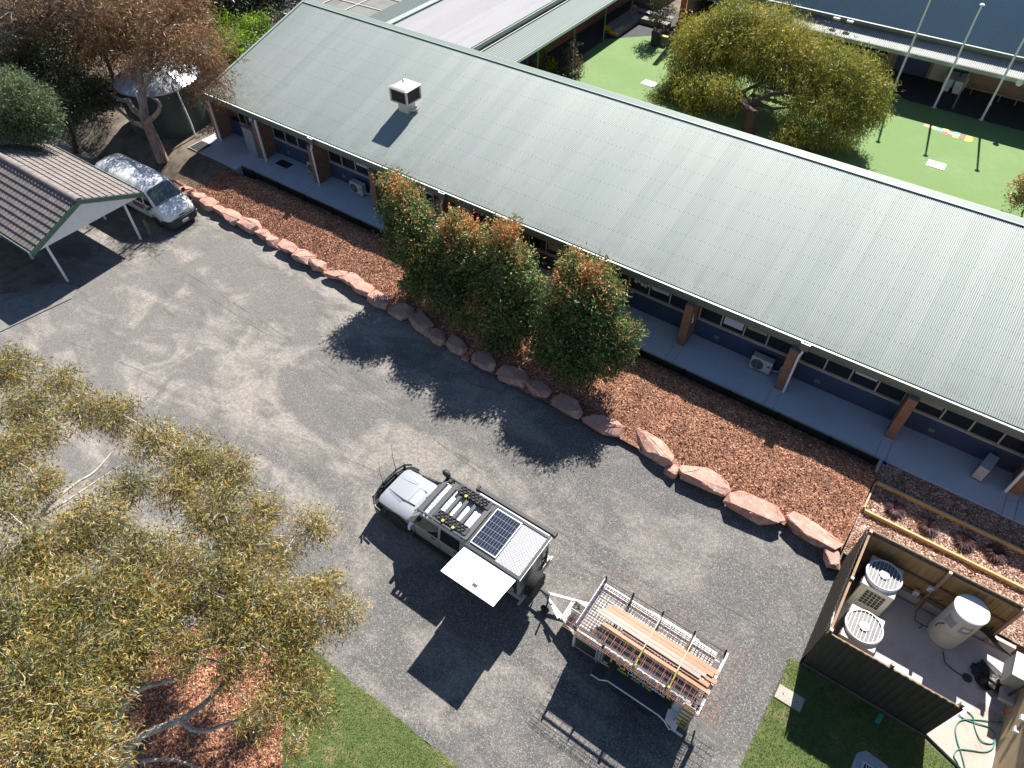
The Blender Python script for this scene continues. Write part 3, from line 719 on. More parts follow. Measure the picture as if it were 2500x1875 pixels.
# rainwater heads and downpipes
for k in (-7, -5, -3, -1):
    x = 2.44 + 4.55 * k + .55
    h = MB(); a, b, c, d = x - .25, x + .10, YL - .21, YL - .06; t = .02
    h.box(a, b, c, c + t, ZL - .32, ZL + .02); h.box(a, b, d - t, d, ZL - .32, ZL + .02); h.box(a, a + t, c + t, d - t, ZL - .32, ZL + .02); h.box(b - t, b, c + t, d - t, ZL - .32, ZL + .02); h.box(a + t, b - t, c + t, d - t, ZL - .34, ZL - .26)
    hd = obj('rainwater_head', h, 'trim', B)
    r = MB()
    for (p, q, u, v) in ((a - .012, b + .012, c - .012, c + .03), (a - .012, b + .012, d - .03, d + .012), (a - .012, a + .03, c + .03, d - .03), (b - .03, b + .012, c + .03, d - .03)): r.box(p, q, u, v, ZL + .021, ZL + .04)
    obj('rim', r, 'gutter_white', hd)
    xp = 2.44 + 4.55 * k + .42
    p = MB(); p.tube([(x - .08, YL - .2, ZL - .34), (x - .08, YL - .17, ZL - .52), (xp, 22.28, ZL - .60), (xp, 22.28, ZL - .75), (xp, 22.28, S + .02)], .05, 10)
    obj('downpipe', p, 'pvc', B, smooth=50)
for xp in (2.44 + 4.55 * -8 + .55, -37.55 + .08, 6.99 - .1):
    p = MB(); p.box(xp - .05, xp + .05, 22.24, 22.33, S + .01, ZL - .27); obj('downpipe', p, 'pvc', B)
for i in range(-8, 2):
    x = 2.44 + 4.55 * i + 1.3; mb = MB(); mb.box(x, x + .22, 23.338, 23.349, S + .28, S + .46); obj('wall_vent', mb, 'trim', B)
mb = MB(); mb.box(-6.66 + .352, -6.66 + .372, 22.6, 22.7, S + 1.5, S + 1.72); mb.box(-6.66 + .352, -6.66 + .40, 22.62, 22.68, S + 1.25, S + 1.5)
obj('power_outlet', mb, 'pvc', B)

# retaining sleepers at the slab edge
sl = thing('retaining_wall', 'dark timber retaining wall with steel posts along the veranda edge', 'wall', (-15, 21.1, .4))
mb = MB(); mb.box(-34.25, 2.66, 21.07, 21.145, .2, S + .02); obj('sleeper', mb, 'timber_black', sl)
mb = MB(); mb.box(-34.25, 2.66, 21.068, 21.146, S + .021, S + .03); obj('top_edge', mb, M("weathered_edge", (.30, .25, .16), .8), sl)
mb = MB()
for i in range(18):
    x = -33.2 + 2.12 * i; mb.box(x - .06, x + .06, 21.03, 21.066, .2, S + .06); mb.box(x - .01, x + .01, 21.02, 21.03, .2, S + .06)
obj('steel_post', mb, 'black', sl)
# ---------------------------------------------------------------- boulders edging the bed
RK = [(455, 468, 38), (490, 484, 36), (512, 500, 42), (539, 512, 36), (567, 532, 50), (612, 550, 55), (644, 573, 34), (667, 590, 35), (705, 607, 48), (745, 630, 50), (777, 648, 44), (794, 660, 18), (821, 671, 48), (859, 686, 56), (888, 707, 52), (928, 735, 56),
      (978, 760, 60), (1028, 788, 66), (1068, 819, 58), (1115, 845, 56), (1137, 872, 17), (1180, 882, 64), (1252, 920, 72), (1316, 950, 66), (1384, 995, 84), (1473, 1040, 100), (1590, 1092, 132), (1641, 1148, 34), (1717, 1172, 130), (1840, 1245, 148), (1983, 1303, 146), (2030, 1362, 44)]
ORD = ['first', 'second', 'third', 'fourth', 'fifth', 'sixth', 'seventh', 'eighth', 'ninth', 'tenth', 'eleventh', 'twelfth', 'thirteenth', 'fourteenth', 'fifteenth', 'sixteenth', 'seventeenth', 'eighteenth', 'nineteenth', 'twentieth',
       'twenty-first', 'twenty-second', 'twenty-third', 'twenty-fourth', 'twenty-fifth', 'twenty-sixth', 'twenty-seventh', 'twenty-eighth', 'twenty-ninth', 'thirtieth', 'thirty-first', 'thirty-second']
def rock(name, c, L, Wd, H, ang, label, seed):
    rr = np.random.default_rng(seed); bm = bmesh.new()
    npt = 30; u = unit(rr.normal(size=(npt, 3))); p_ = 7.0
    P = u / (np.sum(np.abs(u) ** p_, 1, keepdims=True) ** (1 / p_)) * rr.uniform(.80, 1.0, (npt, 1))
    P[:, 1] *= 1 - .22 * np.abs(P[:, 0]) ** 2 * rr.uniform(.3, 1.0); P[:, 0] += .22 * rr.normal() * P[:, 1]
    P[:, 2] = np.minimum(P[:, 2], .62 + .10 * rr.normal() * P[:, 0] + .10 * rr.normal() * P[:, 1])
    vs = [bm.verts.new(p) for p in P]
    res = bmesh.ops.convex_hull(bm, input=vs)
    bmesh.ops.delete(bm, geom=list({e for e in res['geom_interior'] + res['geom_unused'] if isinstance(e, bmesh.types.BMVert)}), context='VERTS')
    bmesh.ops.dissolve_limit(bm, angle_limit=R(9), verts=bm.verts, edges=bm.edges)
    P = np.array([v.co for v in bm.verts]); lo, hi = P.min(0), P.max(0)
    for v in bm.verts: v.co = Vector((np.array(v.co) - (lo + hi) / 2) / (hi - lo) * np.array([L, Wd, H]) + np.array([0, 0, H / 2]))
    bmesh.ops.bevel(bm, geom=list(bm.edges), offset=.022, segments=2, affect='EDGES', profile=.6)
    bmesh.ops.triangulate(bm, faces=bm.faces)
    bmesh.ops.subdivide_edges(bm, edges=[e for e in bm.edges if e.calc_length() > .12], cuts=2, use_grid_fill=True)
    for v in bm.verts: v.co += Vector(rr.normal(size=3) * .008)
    me = bpy.data.meshes.new(name); bmesh.ops.recalc_face_normals(bm, faces=bm.faces); bm.to_mesh(me); bm.free()
    me.polygons.foreach_set("use_smooth", [True] * len(me.polygons)); me.set_sharp_from_angle(angle=R(22))
    me.materials.append(MT['rock']); o = bpy.data.objects.new(name, me); COL.objects.link(o)
    o.location = c; o.rotation_euler = (0, 0, ang)
    return tag(o, label, 'boulder', 'pink boulders edging the mulch bed')
for i, (px, py, ln) in enumerate(RK):
    x, y, z = at(px, py, .22)
    a, b = at(px - 10, py, 0.2), at(px + 10, py, 0.2)
    x2, y2, _ = at(px + 20, py + 11, .22); m_px = math.hypot(x2 - x, y2 - y) / math.hypot(20, 11)
    L = ln * m_px * (1.02 if i < 14 else 1.08)
    nb = RK[min(i + 1, len(RK) - 1)]; pv = RK[max(i - 1, 0)]
    p, q = at(pv[0], pv[1], 0), at(nb[0], nb[1], 0); ang = math.atan2(q[1] - p[1], q[0] - p[0])
    if i == 31: ang = -1.05; L = 1.0
    Wd = min(max(.55, L * .56), .85); H = min(max(.40, .48 + .1 * (L - 1)), .62)
    if ln < 22: Wd, H = .32, .24
    size = 'small' if L < .75 else ('long' if L > 1.35 else 'chunky')
    if i == 0: lab = 'chunky pink boulder beside the van, first along the rock edging'
    elif i == 31: lab = 'wedge-shaped pink boulder by the fence, last along the rock edging'
    else: lab = size + ' pink boulder, ' + ORD[i] + ' along the rock edging from the van'
    rock('boulder', (x, y, -.03), L, Wd, H, ang, lab, 40 + i)

# ---------------------------------------------------------------- wheels
def wheel(parent, c, r, w, name='wheel', side=-1, spokes=6, rim='alu'):
    mb = MB(); rr = r * .60
    mb.lathe(c, [(rr, -w / 2 + .01), (r * .90, -w / 2), (r * .985, -w * .36), (r, -w * .25), (r, w * .25), (r * .985, w * .36), (r * .90, w / 2), (rr, w / 2 - .01)], 'y', 36)
    n = 36
    for k in range(n):          # tread blocks
        a = 2 * math.pi * k / n
        for o_, ww in ((-.27, .2), (0, .16), (.27, .2)):
            b = a + (.5 * 2 * math.pi / n if o_ == 0 else 0); ca, sa = math.cos(b), math.sin(b)
            u, t = Vector((ca, 0, sa)), Vector((-sa, 0, ca)); C = Vector(c) + Vector((0, o_ * w, 0))
            p = [C + u * h + t * (e * r * .06) + Vector((0, f * w * ww / 2, 0)) for h in (r * .97, r * 1.018) for e, f in ((-1, -1), (1, -1), (1, 1), (-1, 1))]
            mb.hexa(p)
    wh = obj(name, mb, 'rubber', parent, smooth=40)
    rm = MB(); y = side * w * .30
    rm.lathe(c, [(rr, y - side * .06), (rr * 1.01, y), (rr * .93, y + side * .01), (rr * .88, y - side * .03), (rr * .3, y - side * .02), (rr * .25, y + side * .02), (.01, y + side * .02)], 'y', 28)
    for k in range(spokes):
        a = 2 * math.pi * k / spokes; p = Vector(c) + Vector((0, y, 0))
        rm.bar(p + Vector((math.cos(a) * rr * .2, 0, math.sin(a) * rr * .2)), p + Vector((math.cos(a) * rr * .92, 0, math.sin(a) * rr * .92)), .05, .03, up=(0, 1, 0))
    obj('rim', rm, rim, wh, smooth=35)
    return wh

# ---------------------------------------------------------------- silver four wheel drive with canopy
YC = 9.37
U = thing('utility_vehicle', 'silver dual cab four wheel drive with canopy, roof rack and raised white canopy door', 'utility vehicle', (-8.9, YC, 0))
def mir(f):          # build the left and the right copy (side = -1 is the near side)
    for s in (-1, 1): f(s)
def sec(x, pts): return [(x, YC - v, z) for v, z in pts] + [(x, YC + v, z) for v, z in reversed(pts[:-1])]
mb = MB()
CS = [(-10.50, [(.86, .48), (.91, .80), (.915, 1.14), (.89, 1.20), (.80, 1.225), (.74, 1.228), (0, 1.24)]),
      (-10.40, [(.87, .47), (.92, .80), (.925, 1.15), (.90, 1.24), (.83, 1.36), (.78, 1.37), (0, 1.38)]),
      (-9.96, [(.88, .46), (.93, .80), (.93, 1.16), (.915, 1.26), (.80, 1.86), (.70, 1.945), (0, 1.965)]),
      (-9.80, [(.88, .46), (.93, .80), (.93, 1.16), (.915, 1.26), (.79, 1.90), (.69, 1.985), (0, 2.01)]),
      (-8.08, [(.88, .46), (.93, .80), (.93, 1.16), (.915, 1.26), (.79, 1.90), (.69, 1.985), (0, 2.01)]),
      (-7.94, [(.87, .48), (.92, .80), (.92, 1.16), (.905, 1.25), (.78, 1.84), (.67, 1.93), (0, 1.95)])]
mb.loft([sec(x, p) for x, p in CS])
obj('cab', mb, 'silver_side', U, smooth=32)
mb = MB(); mb.loft([sec(x, p[4:]) for x, p in [(-9.955, [0] * 4 + [(.78, 1.885), (.69, 1.962), (0, 1.985)]), (-9.80, [0] * 4 + [(.78, 1.92), (.69, 2.0), (0, 2.025)]), (-8.08, [0] * 4 + [(.78, 1.92), (.69, 2.0), (0, 2.025)]), (-7.95, [0] * 4 + [(.77, 1.86), (.67, 1.945), (0, 1.965)])]])
obj('roof_panel', mb, 'gloss_white', U, smooth=40)
mb = MB()
HS = [(-12.02, [(.78, .62), (.82, .86), (.80, .98), (.66, 1.06), (.40, 1.085), (0, 1.09)]),
      (-11.90, [(.82, .58), (.87, .88), (.86, 1.03), (.72, 1.11), (.42, 1.135), (0, 1.14)]),
      (-11.2, [(.84, .58), (.90, .90), (.895, 1.07), (.77, 1.155), (.45, 1.185), (0, 1.19)]),
      (-10.48, [(.86, .58), (.915, .92), (.91, 1.10), (.80, 1.195), (.5, 1.22), (0, 1.225)])]
mb.loft([sec(x, p) for x, p in HS])
obj('bonnet', mb, 'silver', U, smooth=38)
mb = MB()
mb.loft([sec(-11.92, [(.30, 1.130), (.27, 1.142), (0, 1.146)]), sec(-11.15, [(.40, 1.182), (.36, 1.262), (0, 1.272)]), sec(-10.78, [(.36, 1.19), (.33, 1.245), (0, 1.25)]), sec(-10.62, [(.34, 1.19), (.31, 1.222), (0, 1.228)])])
sc_ = obj('bonnet_scoop', mb, 'silver', U, smooth=20)
mb = MB()
for s in (-1, 1): mb.hexa([(-11.86, YC + s * .34, 1.13), (-11.15, YC + s * .405, 1.17), (-11.15, YC + s * .52, 1.17), (-11.80, YC + s * .42, 1.12), (-11.86, YC + s * .34, 1.146), (-11.15, YC + s * .405, 1.205), (-11.15, YC + s * .52, 1.190), (-11.80, YC + s * .42, 1.14)])
obj('scoop_recess', mb, M("blue_grey_paint", (.30, .35, .42), .35, .3), sc_)
mb = MB(); z = 1.2355
mb.box(-10.94, -10.93, YC - .34, YC + .34, 1.20, 1.262); mb.box(-10.93, -10.6, YC + .335, YC + .345, 1.19, 1.252); mb.box(-10.93, -10.6, YC - .345, YC - .335, 1.19, 1.252)
obj('panel_gap', mb, 'black', sc_)
def patch(p, nx=1, thick=.012):   # thin slab from four corner points
    a, b, c, d = [Vector(q) for q in p]; n = (b - a).cross(d - a).normalized()
    m_ = MB(); m_.hexa([a - n * thick / 2, b - n * thick / 2, c - n * thick / 2, d - n * thick / 2, a + n * thick / 2, b + n * thick / 2, c + n * thick / 2, d + n * thick / 2]); return m_
obj('windscreen', patch([(-10.385, YC - .74, 1.395), (-10.385, YC + .74, 1.395), (-9.985, YC + .66, 1.935), (-9.985, YC - .66, 1.935)]), 'glass_shield', U)
mb = MB()
for yo in (-.52, .12):
    mb.bar((-10.44, YC + yo, 1.315), (-10.30, YC + yo + .48, 1.505), .02, .02); mb.bar((-10.44, YC + yo, 1.29), (-10.44, YC + yo, 1.36), .04, .04)
obj('wiper', mb, 'black', U)
for s in (-1, 1):
    for x0, x1, tr in ((-9.95, -9.1, .28), (-8.98, -8.16, 0)):
        obj('side_window', patch([(x0 - tr, YC + s * .921, 1.27), (x1, YC + s * .921, 1.27), (x1, YC + s * .809, 1.84), (x0, YC + s * .809, 1.84)], thick=.014), 'glass_car', U)
    mb = MB()
    for x in (-9.05, -8.06, -10.18): mb.box(x - .006, x + .006, YC + s * .925 - .01, YC + s * .925 + .01, .52, 1.16)
    obj('door_gap', mb, 'black', U)
    mb = MB()
    for x in (-9.3, -8.3): mb.box(x - .09, x + .09, YC + s * .935 - .02, YC + s * .935 + .02, 1.08, 1.115)
    obj('door_handle', mb, 'black', U)
    # mirror on its arm
    mb = MB(); mb.bar((-10.1, YC + s * .90, 1.34), (-10.12, YC + s * 1.1, 1.38), .03, .03); mb.hexa([(-10.20, YC + s * 1.05, 1.28), (-10.06, YC + s * 1.05, 1.28), (-10.06, YC + s * 1.24, 1.28), (-10.18, YC + s * 1.24, 1.28), (-10.22, YC + s * 1.05, 1.50), (-10.06, YC + s * 1.05, 1.50), (-10.06, YC + s * 1.22, 1.50), (-10.18, YC + s * 1.22, 1.50)])
    obj('wing_mirror', mb, 'chrome' if s < 0 else 'black', U, bevel=.02)
    # flares, side steps, lamps
    for xc in (-11.02, -6.98):
        mb = MB(); rows_ = []
        for k in range(11):
            a = math.pi * k / 10; ca, sa = math.cos(a), math.sin(a)
            rows_.append([(xc - ca * .50, YC + s * .86, .44 + sa * .50), (xc - ca * .53, YC + s * 1.0, .44 + sa * .50), (xc - ca * .58, YC + s * 1.0, .44 + sa * .55), (xc - ca * .60, YC + s * .88, .44 + sa * .58)])
        mb.loft(rows_, close=True); obj('wheel_flare', mb, 'black_matt', U, smooth=40)
    mb = MB(); mb.bar((-10.3, YC + s * .96, .40), (-7.75, YC + s * .96, .40), .16, .06); obj('side_step', mb, 'black', U, bevel=.01)
    mb = MB(); mb.box(-12.06, -12.0, YC + s * .52 - .12, YC + s * .52 + .12, .82, 1.0); obj('headlight', mb, 'chrome', U, bevel=.02)
    mb = MB(); mb.hexa([(-12.02, YC + s * .70, .86), (-11.86, YC + s * .84, .88), (-11.84, YC + s * .882, .88), (-12.05, YC + s * .80, .86), (-12.0, YC + s * .70, 1.0), (-11.86, YC + s * .82, 1.02), (-11.84, YC + s * .87, 1.0), (-12.03, YC + s * .79, .98)]); obj('indicator', mb, 'orange', U)
mb = MB(); mb.box(-12.055, -12.0, YC - .38, YC + .38, .74, 1.02); obj('grille', mb, 'dark', U)
mb = MB(); mb.box(-12.0, -5.6, YC - .6, YC + .6, .35, .6); obj('chassis', mb, 'black', U)
# bull bar
mb = MB()
cur = [(-11.72, 1.10), (-12.02, 1.06), (-12.22, .86), (-12.32, .5), (-12.34, 0)]
cur = [(x, YC - v) for x, v in cur] + [(x, YC + v) for x, v in reversed(cur[:-1])]
mb.loft([[(x, y, .48), (x + .28, YC + (y - YC) * .93, .48), (x + .28, YC + (y - YC) * .93, .80), (x, y, .80)] for x, y in cur], close=True)
for zz_ in (.95, 1.12):
    k = cur if zz_ < 1 else cur[1:-1]
    mb.tube([(x + .05, y, zz_ - (0 if 2 < i < 6 else .06)) for i, (x, y) in enumerate(k)], .038, 8)
for v in (-.86, -.36, .36, .86): mb.bar((-12.17, YC + v, .78), (-12.2, YC + v, 1.12), .05, .09)
bb = obj('bull_bar', mb, 'black', U, smooth=35)
for y, h in ((9.14, 1.3), (9.86, 1.5)):
    mb = MB(); mb.cyl((-12.27, y, 1.1), (-12.27, y, 1.22), .025, n=8); mb.tube([(-12.27, y, 1.22), (-12.29, y - .01, 1.22 + h * .5), (-12.25, y + .02, 1.22 + h)], [.012, .009, .005], 6)
    obj('antenna', mb, 'black', U)
# snorkel
mb = MB(); mb.tube([(-11.3, 10.26, 1.06), (-10.75, 10.30, 1.10), (-10.45, 10.32, 1.2), (-10.30, 10.33, 1.4), (-10.02, 10.24, 1.98), (-10.0, 10.23, 2.16)], [.06, .075, .07, .05, .05, .055], 10)
mb.tube([(-9.94, 10.25, 2.12), (-9.96, 10.26, 2.22), (-10.04, 10.27, 2.28), (-10.14, 10.28, 2.27), (-10.19, 10.28, 2.24)], [.06, .095, .115, .11, .07], 14)
obj('snorkel', mb, 'black_matt', U, smooth=50)
# roof rack
mb = MB(); zr = 2.13
for y in (8.62, 10.29): mb.box(-9.97, -7.90, y - .03, y + .03, zr - .02, zr + .045)
for x, w in ((-9.92, .16), (-9.52, .19), (-9.12, .13), (-8.80, .13), (-8.46, .13), (-7.99, .20)): mb.box(x - w / 2, x + w / 2, 8.65, 10.26, zr - .015, zr + .018)
for x in (-9.7, -8.9, -8.15):
    for y in (8.66, 10.25): mb.box(x - .04, x + .04, y - .03, y + .03, 1.95, zr - .015)
for y in (9.0, 9.3, 9.6, 9.9): mb.box(-9.97, -7.9, y - .006, y + .006, zr - .03, zr - .016)
obj('roof_rack', mb, M("charcoal_powdercoat", (.055, .057, .062), .5), U, bevel=.006)
# canopy box
mb = MB(); mb.box(-7.80, -5.64, YC - .91, YC + .91, .93, 2.14); cn = obj('canopy', mb, 'silver_side', U, bevel=.02)
mb = MB()
for (a, b, c, d) in ((-7.84, -5.61, YC - .95, YC - .83), (-7.84, -5.61, YC + .84, YC + .95), (-7.84, -7.755, YC - .83, YC + .84), (-5.70, -5.61, YC - .83, YC + .84)): mb.box(a, b, c, d, 2.12, 2.195)
obj('roof_rim', mb, 'black', cn, bevel=.008)
mb = MB(); mb.box(-5.608, -5.59, YC - .95, YC + .95, 2.10, 2.17)
obj('roof_edge', mb, 'alu', cn)
m, n, b, v = base("checker_plate", .38); b.inputs["Metallic"].default_value = .0
vo = node(n, "ShaderNodeTexVoronoi"); vo.inputs["Scale"].default_value = 13; vo.inputs["Randomness"].default_value = .12; n.links.new(mapping(n, v, (1, .8, 0), rot=(0, 0, .5)), vo.inputs["Vector"])
n.links.new(ramp(n, vo.outputs["Distance"], [(.10, (.52, .52, .53)), (.34, (.34, .34, .35)), (.6, (.20, .20, .21))]), b.inputs["Base Color"]); bump_(n, b, vo.outputs["Distance"], -.5, .01); MT['checker'] = m
mb = MB(); mb.box(-6.66, -5.70, YC - .83, YC + .84, 2.145, 2.168); obj('checker_plate', mb, 'checker', cn)
mb = MB(); mb.box(-7.745, -6.69, 8.61, 10.19, 2.19, 2.212); sp = obj('solar_panel', mb, 'alu', U, bevel=.004)
mb = MB(); mb.box(-7.715, -6.72, 8.645, 10.155, 2.2125, 2.216); obj('backing', mb, M("solar_backsheet", (.22, .24, .29), .2), sp)
mb = MB(); nxc, nyc = 9, 18
for i in range(nxc):
    for j in range(nyc):
        a = -7.70 + (.965 / nxc) * i; c = 8.66 + (1.48 / nyc) * j
        mb.box(a + .006, a + .965 / nxc - .006, c + (.009 if j % 3 == 0 else .003), c + 1.48 / nyc - (.009 if j % 3 == 2 else .003), 2.2165, 2.219)
obj('cells', mb, M("solar_cell", (.012, .018, .035), .18), sp)
# open side, raised door, struts
mb = MB(); mb.box(-7.72, -5.74, YC - .925, YC - .911, 1.02, 2.06); obj('open_side', mb, 'dark', cn)
mb = MB(); mb.box(-7.68, -6.9, YC - .94, YC - .926, 1.06, 1.5); mb.box(-6.6, -5.85, YC - .94, YC - .926, 1.06, 1.35); obj('drawer', mb, 'grey_metal', cn, bevel=.01)
def dpt(x, f): y = 8.43 - 1.27 * f; z = 2.13 + .34 * f - .10 * max(0, f - .58); return (x, y, z)
mb = MB(); rows_ = []
for f in (0, .58, 1.0): a, b = dpt(-7.80, f), dpt(-5.72, f); rows_.append([(a[0], a[1], a[2] - .03), (b[0], b[1], b[2] - .03), b, a])
mb.loft(rows_, close=True); dr = obj('canopy_door', mb, 'gloss_white', U, bevel=.004)
a = dpt(-6.62, .80); mb = MB(); mb.hexa([(a[0] - .09, a[1] - .06, a[2] + .0), (a[0] + .09, a[1] - .06, a[2] + .0), (a[0] + .09, a[1] + .06, a[2] - .02), (a[0] - .09, a[1] + .06, a[2] - .02), (a[0] - .09, a[1] - .06, a[2] + .03), (a[0] + .09, a[1] - .06, a[2] + .03), (a[0] + .09, a[1] + .06, a[2] + .018), (a[0] - .09, a[1] + .06, a[2] + .018)])
obj('latch', mb, 'dark', dr, bevel=.015)
mb = MB()
for x in (-7.55, -5.95):
    p = dpt(x, .9); mb.tube([(x, 8.44, 1.45), (p[0], p[1], p[2] - .04)], .014, 8)
obj('gas_strut', mb, 'alu', dr)
mb = MB(); mb.box(-7.86, -5.55, YC - .93, YC + .93, .70, .92); mb.box(-7.8, -5.6, YC - .75, YC + .75, .5, .7); obj('tray', mb, 'grey_metal', U, bevel=.01)
mb = MB(); mb.box(-5.62, -5.53, 8.30, 10.44, .62, .68); mb.box(-5.58, -5.53, 8.30, 8.55, .68, .74); mb.box(-5.58, -5.53, 10.1, 10.44, .68, .74); obj('rear_step', mb, 'alu', U, bevel=.008)
mb = MB()
for s in (-1, 1): mb.box(-5.60, -5.54, YC + s * .78 - .12, YC + s * .78 + .12, .74, .86)
obj('tail_light', mb, 'red', U, bevel=.01)
# spare wheel (axis along the car), ladder, awning roll
c = (-5.36, 8.98, 1.30); mb = MB(); r_, w_ = .45, .31
mb.lathe(c, [(.25, -w_ / 2 + .01), (r_ * .9, -w_ / 2), (r_ * .985, -w_ * .38), (r_, -w_ * .28), (r_, w_ * .28), (r_ * .985, w_ * .38), (r_ * .9, w_ / 2), (.25, w_ / 2 - .01)], 'x', 40)
for k in range(34):
    a = 2 * math.pi * k / 34
    for o_ in (-.33, -.11, .11, .33):
        b = a + (.09 if int(o_ * 100) in (-11, 33) else 0); u = Vector((0, math.cos(b), math.sin(b))); t = Vector((.35, -math.sin(b), math.cos(b))).normalized(); C = Vector(c) + Vector((o_ * w_, 0, 0))
        mb.hexa([C + u * h + t * (e * .032) + Vector((f * .028, 0, 0)) for h in (r_ * .97, r_ * 1.028) for e, f in ((-1, -1), (1, -1), (1, 1), (-1, 1))])
spw = obj('spare_wheel', mb, 'rubber', U, smooth=40)
mb = MB(); mb.lathe(c, [(.26, .05), (.26, .11), (.22, .10), (.20, .03), (.08, .04), (.07, .08), (.01, .08)], 'x', 24); obj('rim', mb, 'black', spw, smooth=40)
mb = MB()
for y in (9.66, 9.98): mb.tube([(-5.60, y, 2.08), (-5.54, y, 2.0), (-5.54, y, 1.0)], .018, 8)
for z in (1.15, 1.4, 1.65, 1.9): mb.bar((-5.54, 9.66, z), (-5.54, 9.98, z), .035, .03)
mb.bar((-5.53, 9.66, 1.1), (-5.53, 9.98, 1.85), .05, .02); mb.bar((-5.53, 9.98, 1.1), (-5.53, 9.66, 1.85), .05, .02)
obj('rear_ladder', mb, 'black', U)
mb = MB(); mb.loft([[(x, 10.40 + dy, 2.08 + dz) for dy, dz in ((0, 0), (.14, 0), (.17, .04), (.15, .12), (.02, .13))] for x in [-8.72 + .2 * i for i in range(17)]], close=True); aw = obj('awning', mb, 'black_matt', U, smooth=30)
mb = MB()
for x in (-8.78, -5.56): mb.box(x - .05, x + .05, 10.38, 10.59, 2.06, 2.23)
obj('end_cap', mb, 'black', aw, bevel=.02)
mb = MB(); mb.box(-8.6, -5.7, 10.32, 10.39, 2.10, 2.16); obj('bracket', mb, 'alu', aw)
for x in (-11.02, -6.98):
    for s in (-1, 1): wheel(U, (x, YC + s * .82, .43), .43, .28, side=s, rim='black')
# recovery boards strapped on the rack
def recovery_board(label, x0, x1, y0, y1, clips):
    t = thing('recovery_board', label, 'recovery board', ((x0 + x1) / 2, (y0 + y1) / 2, 2.15), 'recovery boards on the roof rack')
    mb = MB(); nn = 34
    outl = [(x0, y0 + .06), (x0 + .08, y0)] + [(x1 - .12, y0), (x1, y0 + .03), (x1, y1 - .03), (x1 - .12, y1), (x0 + .08, y1), (x0, y1 - .06)]
    mb.poly(outl, 2.185, .03)
    for k, yy in enumerate((y0 + .03, y0 + .12, y0 + .21, y0 + .30)):
        if yy > y1: break
        mb.tube([(x0 + .1 + (x1 - x0 - .22) * i / nn, yy + .028 * math.sin(i * 1.25 + (k % 2) * math.pi), 2.20 + .012 * (i % 2)) for i in range(nn + 1)], .018, 5)
    obj('tread', mb, 'black_matt', t)
    for cx, cy in clips:
        m_ = MB(); m_.box(cx - .045, cx + .045, cy - .05, cy + .05, 2.215, 2.25); obj('clip', m_, 'yellow', t, bevel=.012)
    m_ = MB()
    for f in (.35, .68): m_.box(x0 + (x1 - x0) * f - .018, x0 + (x1 - x0) * f + .018, y0 - .01, y1 + .01, 2.219, 2.225)
    obj('tie_strap', m_, 'black', t)
recovery_board('black recovery board on the near side of the roof rack with yellow clips', -9.42, -8.02, 8.70, 9.04, ((-8.98, 8.72), (-8.53, 8.70)))
recovery_board('black recovery board on the far side of the roof rack with yellow clips', -9.38, -7.98, 9.93, 10.27, ((-8.92, 9.94),))

# ---------------------------------------------------------------- tradesman trailer
T = thing('box_trailer', 'white tandem tradesman trailer with roof cage and black lettered side', 'trailer', (-1.4, 9.15, 0))
X0, X1, Y0, Y1 = -3.38, .52, 8.24, 10.06
mb = MB(); mb.box(X0, X1, Y0, Y1, .55, 1.84); obj('body', mb, M("off_white_body", (.60, .61, .60), .45, var=[(3, (.50, .51, .50), .5, .8)]), T, bevel=.02)
mb = MB(); mb.box(X0 - .02, X1 + .02, Y0 - .02, Y1 + .02, 1.842, 1.88); obj('roof', mb, 'white', T, bevel=.008)
mb = MB(); mb.box(X0 + .08, -2.56, Y0 - .006, Y0, .62, 1.30); obj('tool_recess', mb, 'dark', T)
mb = MB(); mb.box(-2.52, -2.46, Y0 - .05, Y0 - .002, .5, 1.8); mb.box(-2.40, -2.36, Y0 - .05, Y0 - .002, .5, 1.8); mb.box(X0, X0 + .06, Y0 - .04, Y0 - .002, .55, 1.8); obj('door_frame', mb, 'alu', T)
mb = MB(); mb.box(X0 + .22, -2.86, Y0 - .012, Y0 - .002, 1.46, 1.70); obj('notice', mb, M("olive_notice", (.33, .31, .06), .6), T)
mb = MB()
for k in range(3): mb.box(-2.78, -2.56, Y0 - .012, Y0 - .002, 1.42 + k * .1, 1.445 + k * .1)
obj('vent_slot', mb, 'dark', T)
mb = MB(); mb.box(-2.32, .10, Y0 - .016, Y0 - .002, .80, 1.70); sg = obj('sign_panel', mb, 'black', T)
mb = MB()
for (a, b, c, d) in ((-2.30, .08, .815, .825), (-2.30, .08, 1.675, 1.685), (-2.30, -2.29, .825, 1.675), (.07, .08, .825, 1.675)): mb.box(a, b, Y0 - .019, Y0 - .0165, c, d)
obj('sign_border', mb, 'silver_side', sg)
ry = (R(90), 0, 0); yl = Y0 - .018
lettering('CONSTRUCTION', .235, 'white', sg, (-1.52, yl, 1.50), ry, 'lettering', sx=.86, bold=.006)
lettering('LANDSCAPING', .215, 'white', sg, (-1.45, yl, 1.27), ry, 'lettering', sx=.86, bold=.006)
lettering('0401 500 778', .26, 'yellow', sg, (-1.78, yl, 1.00), ry, 'lettering', sx=.80, bold=.008)
lettering('A', .20, 'white', sg, (-2.02, yl, 1.56), ry, 'lettering', bold=.005)
lettering('N', .18, 'white', sg, (-1.86, yl, 1.40), ry, 'lettering', bold=.005)
lettering('K', .18, 'white', sg, (-1.72, yl, 1.26), ry, 'lettering', bold=.005)
lettering('&', .24, 'yellow', sg, (-.16, yl, 1.38), ry, 'lettering', bold=.006)
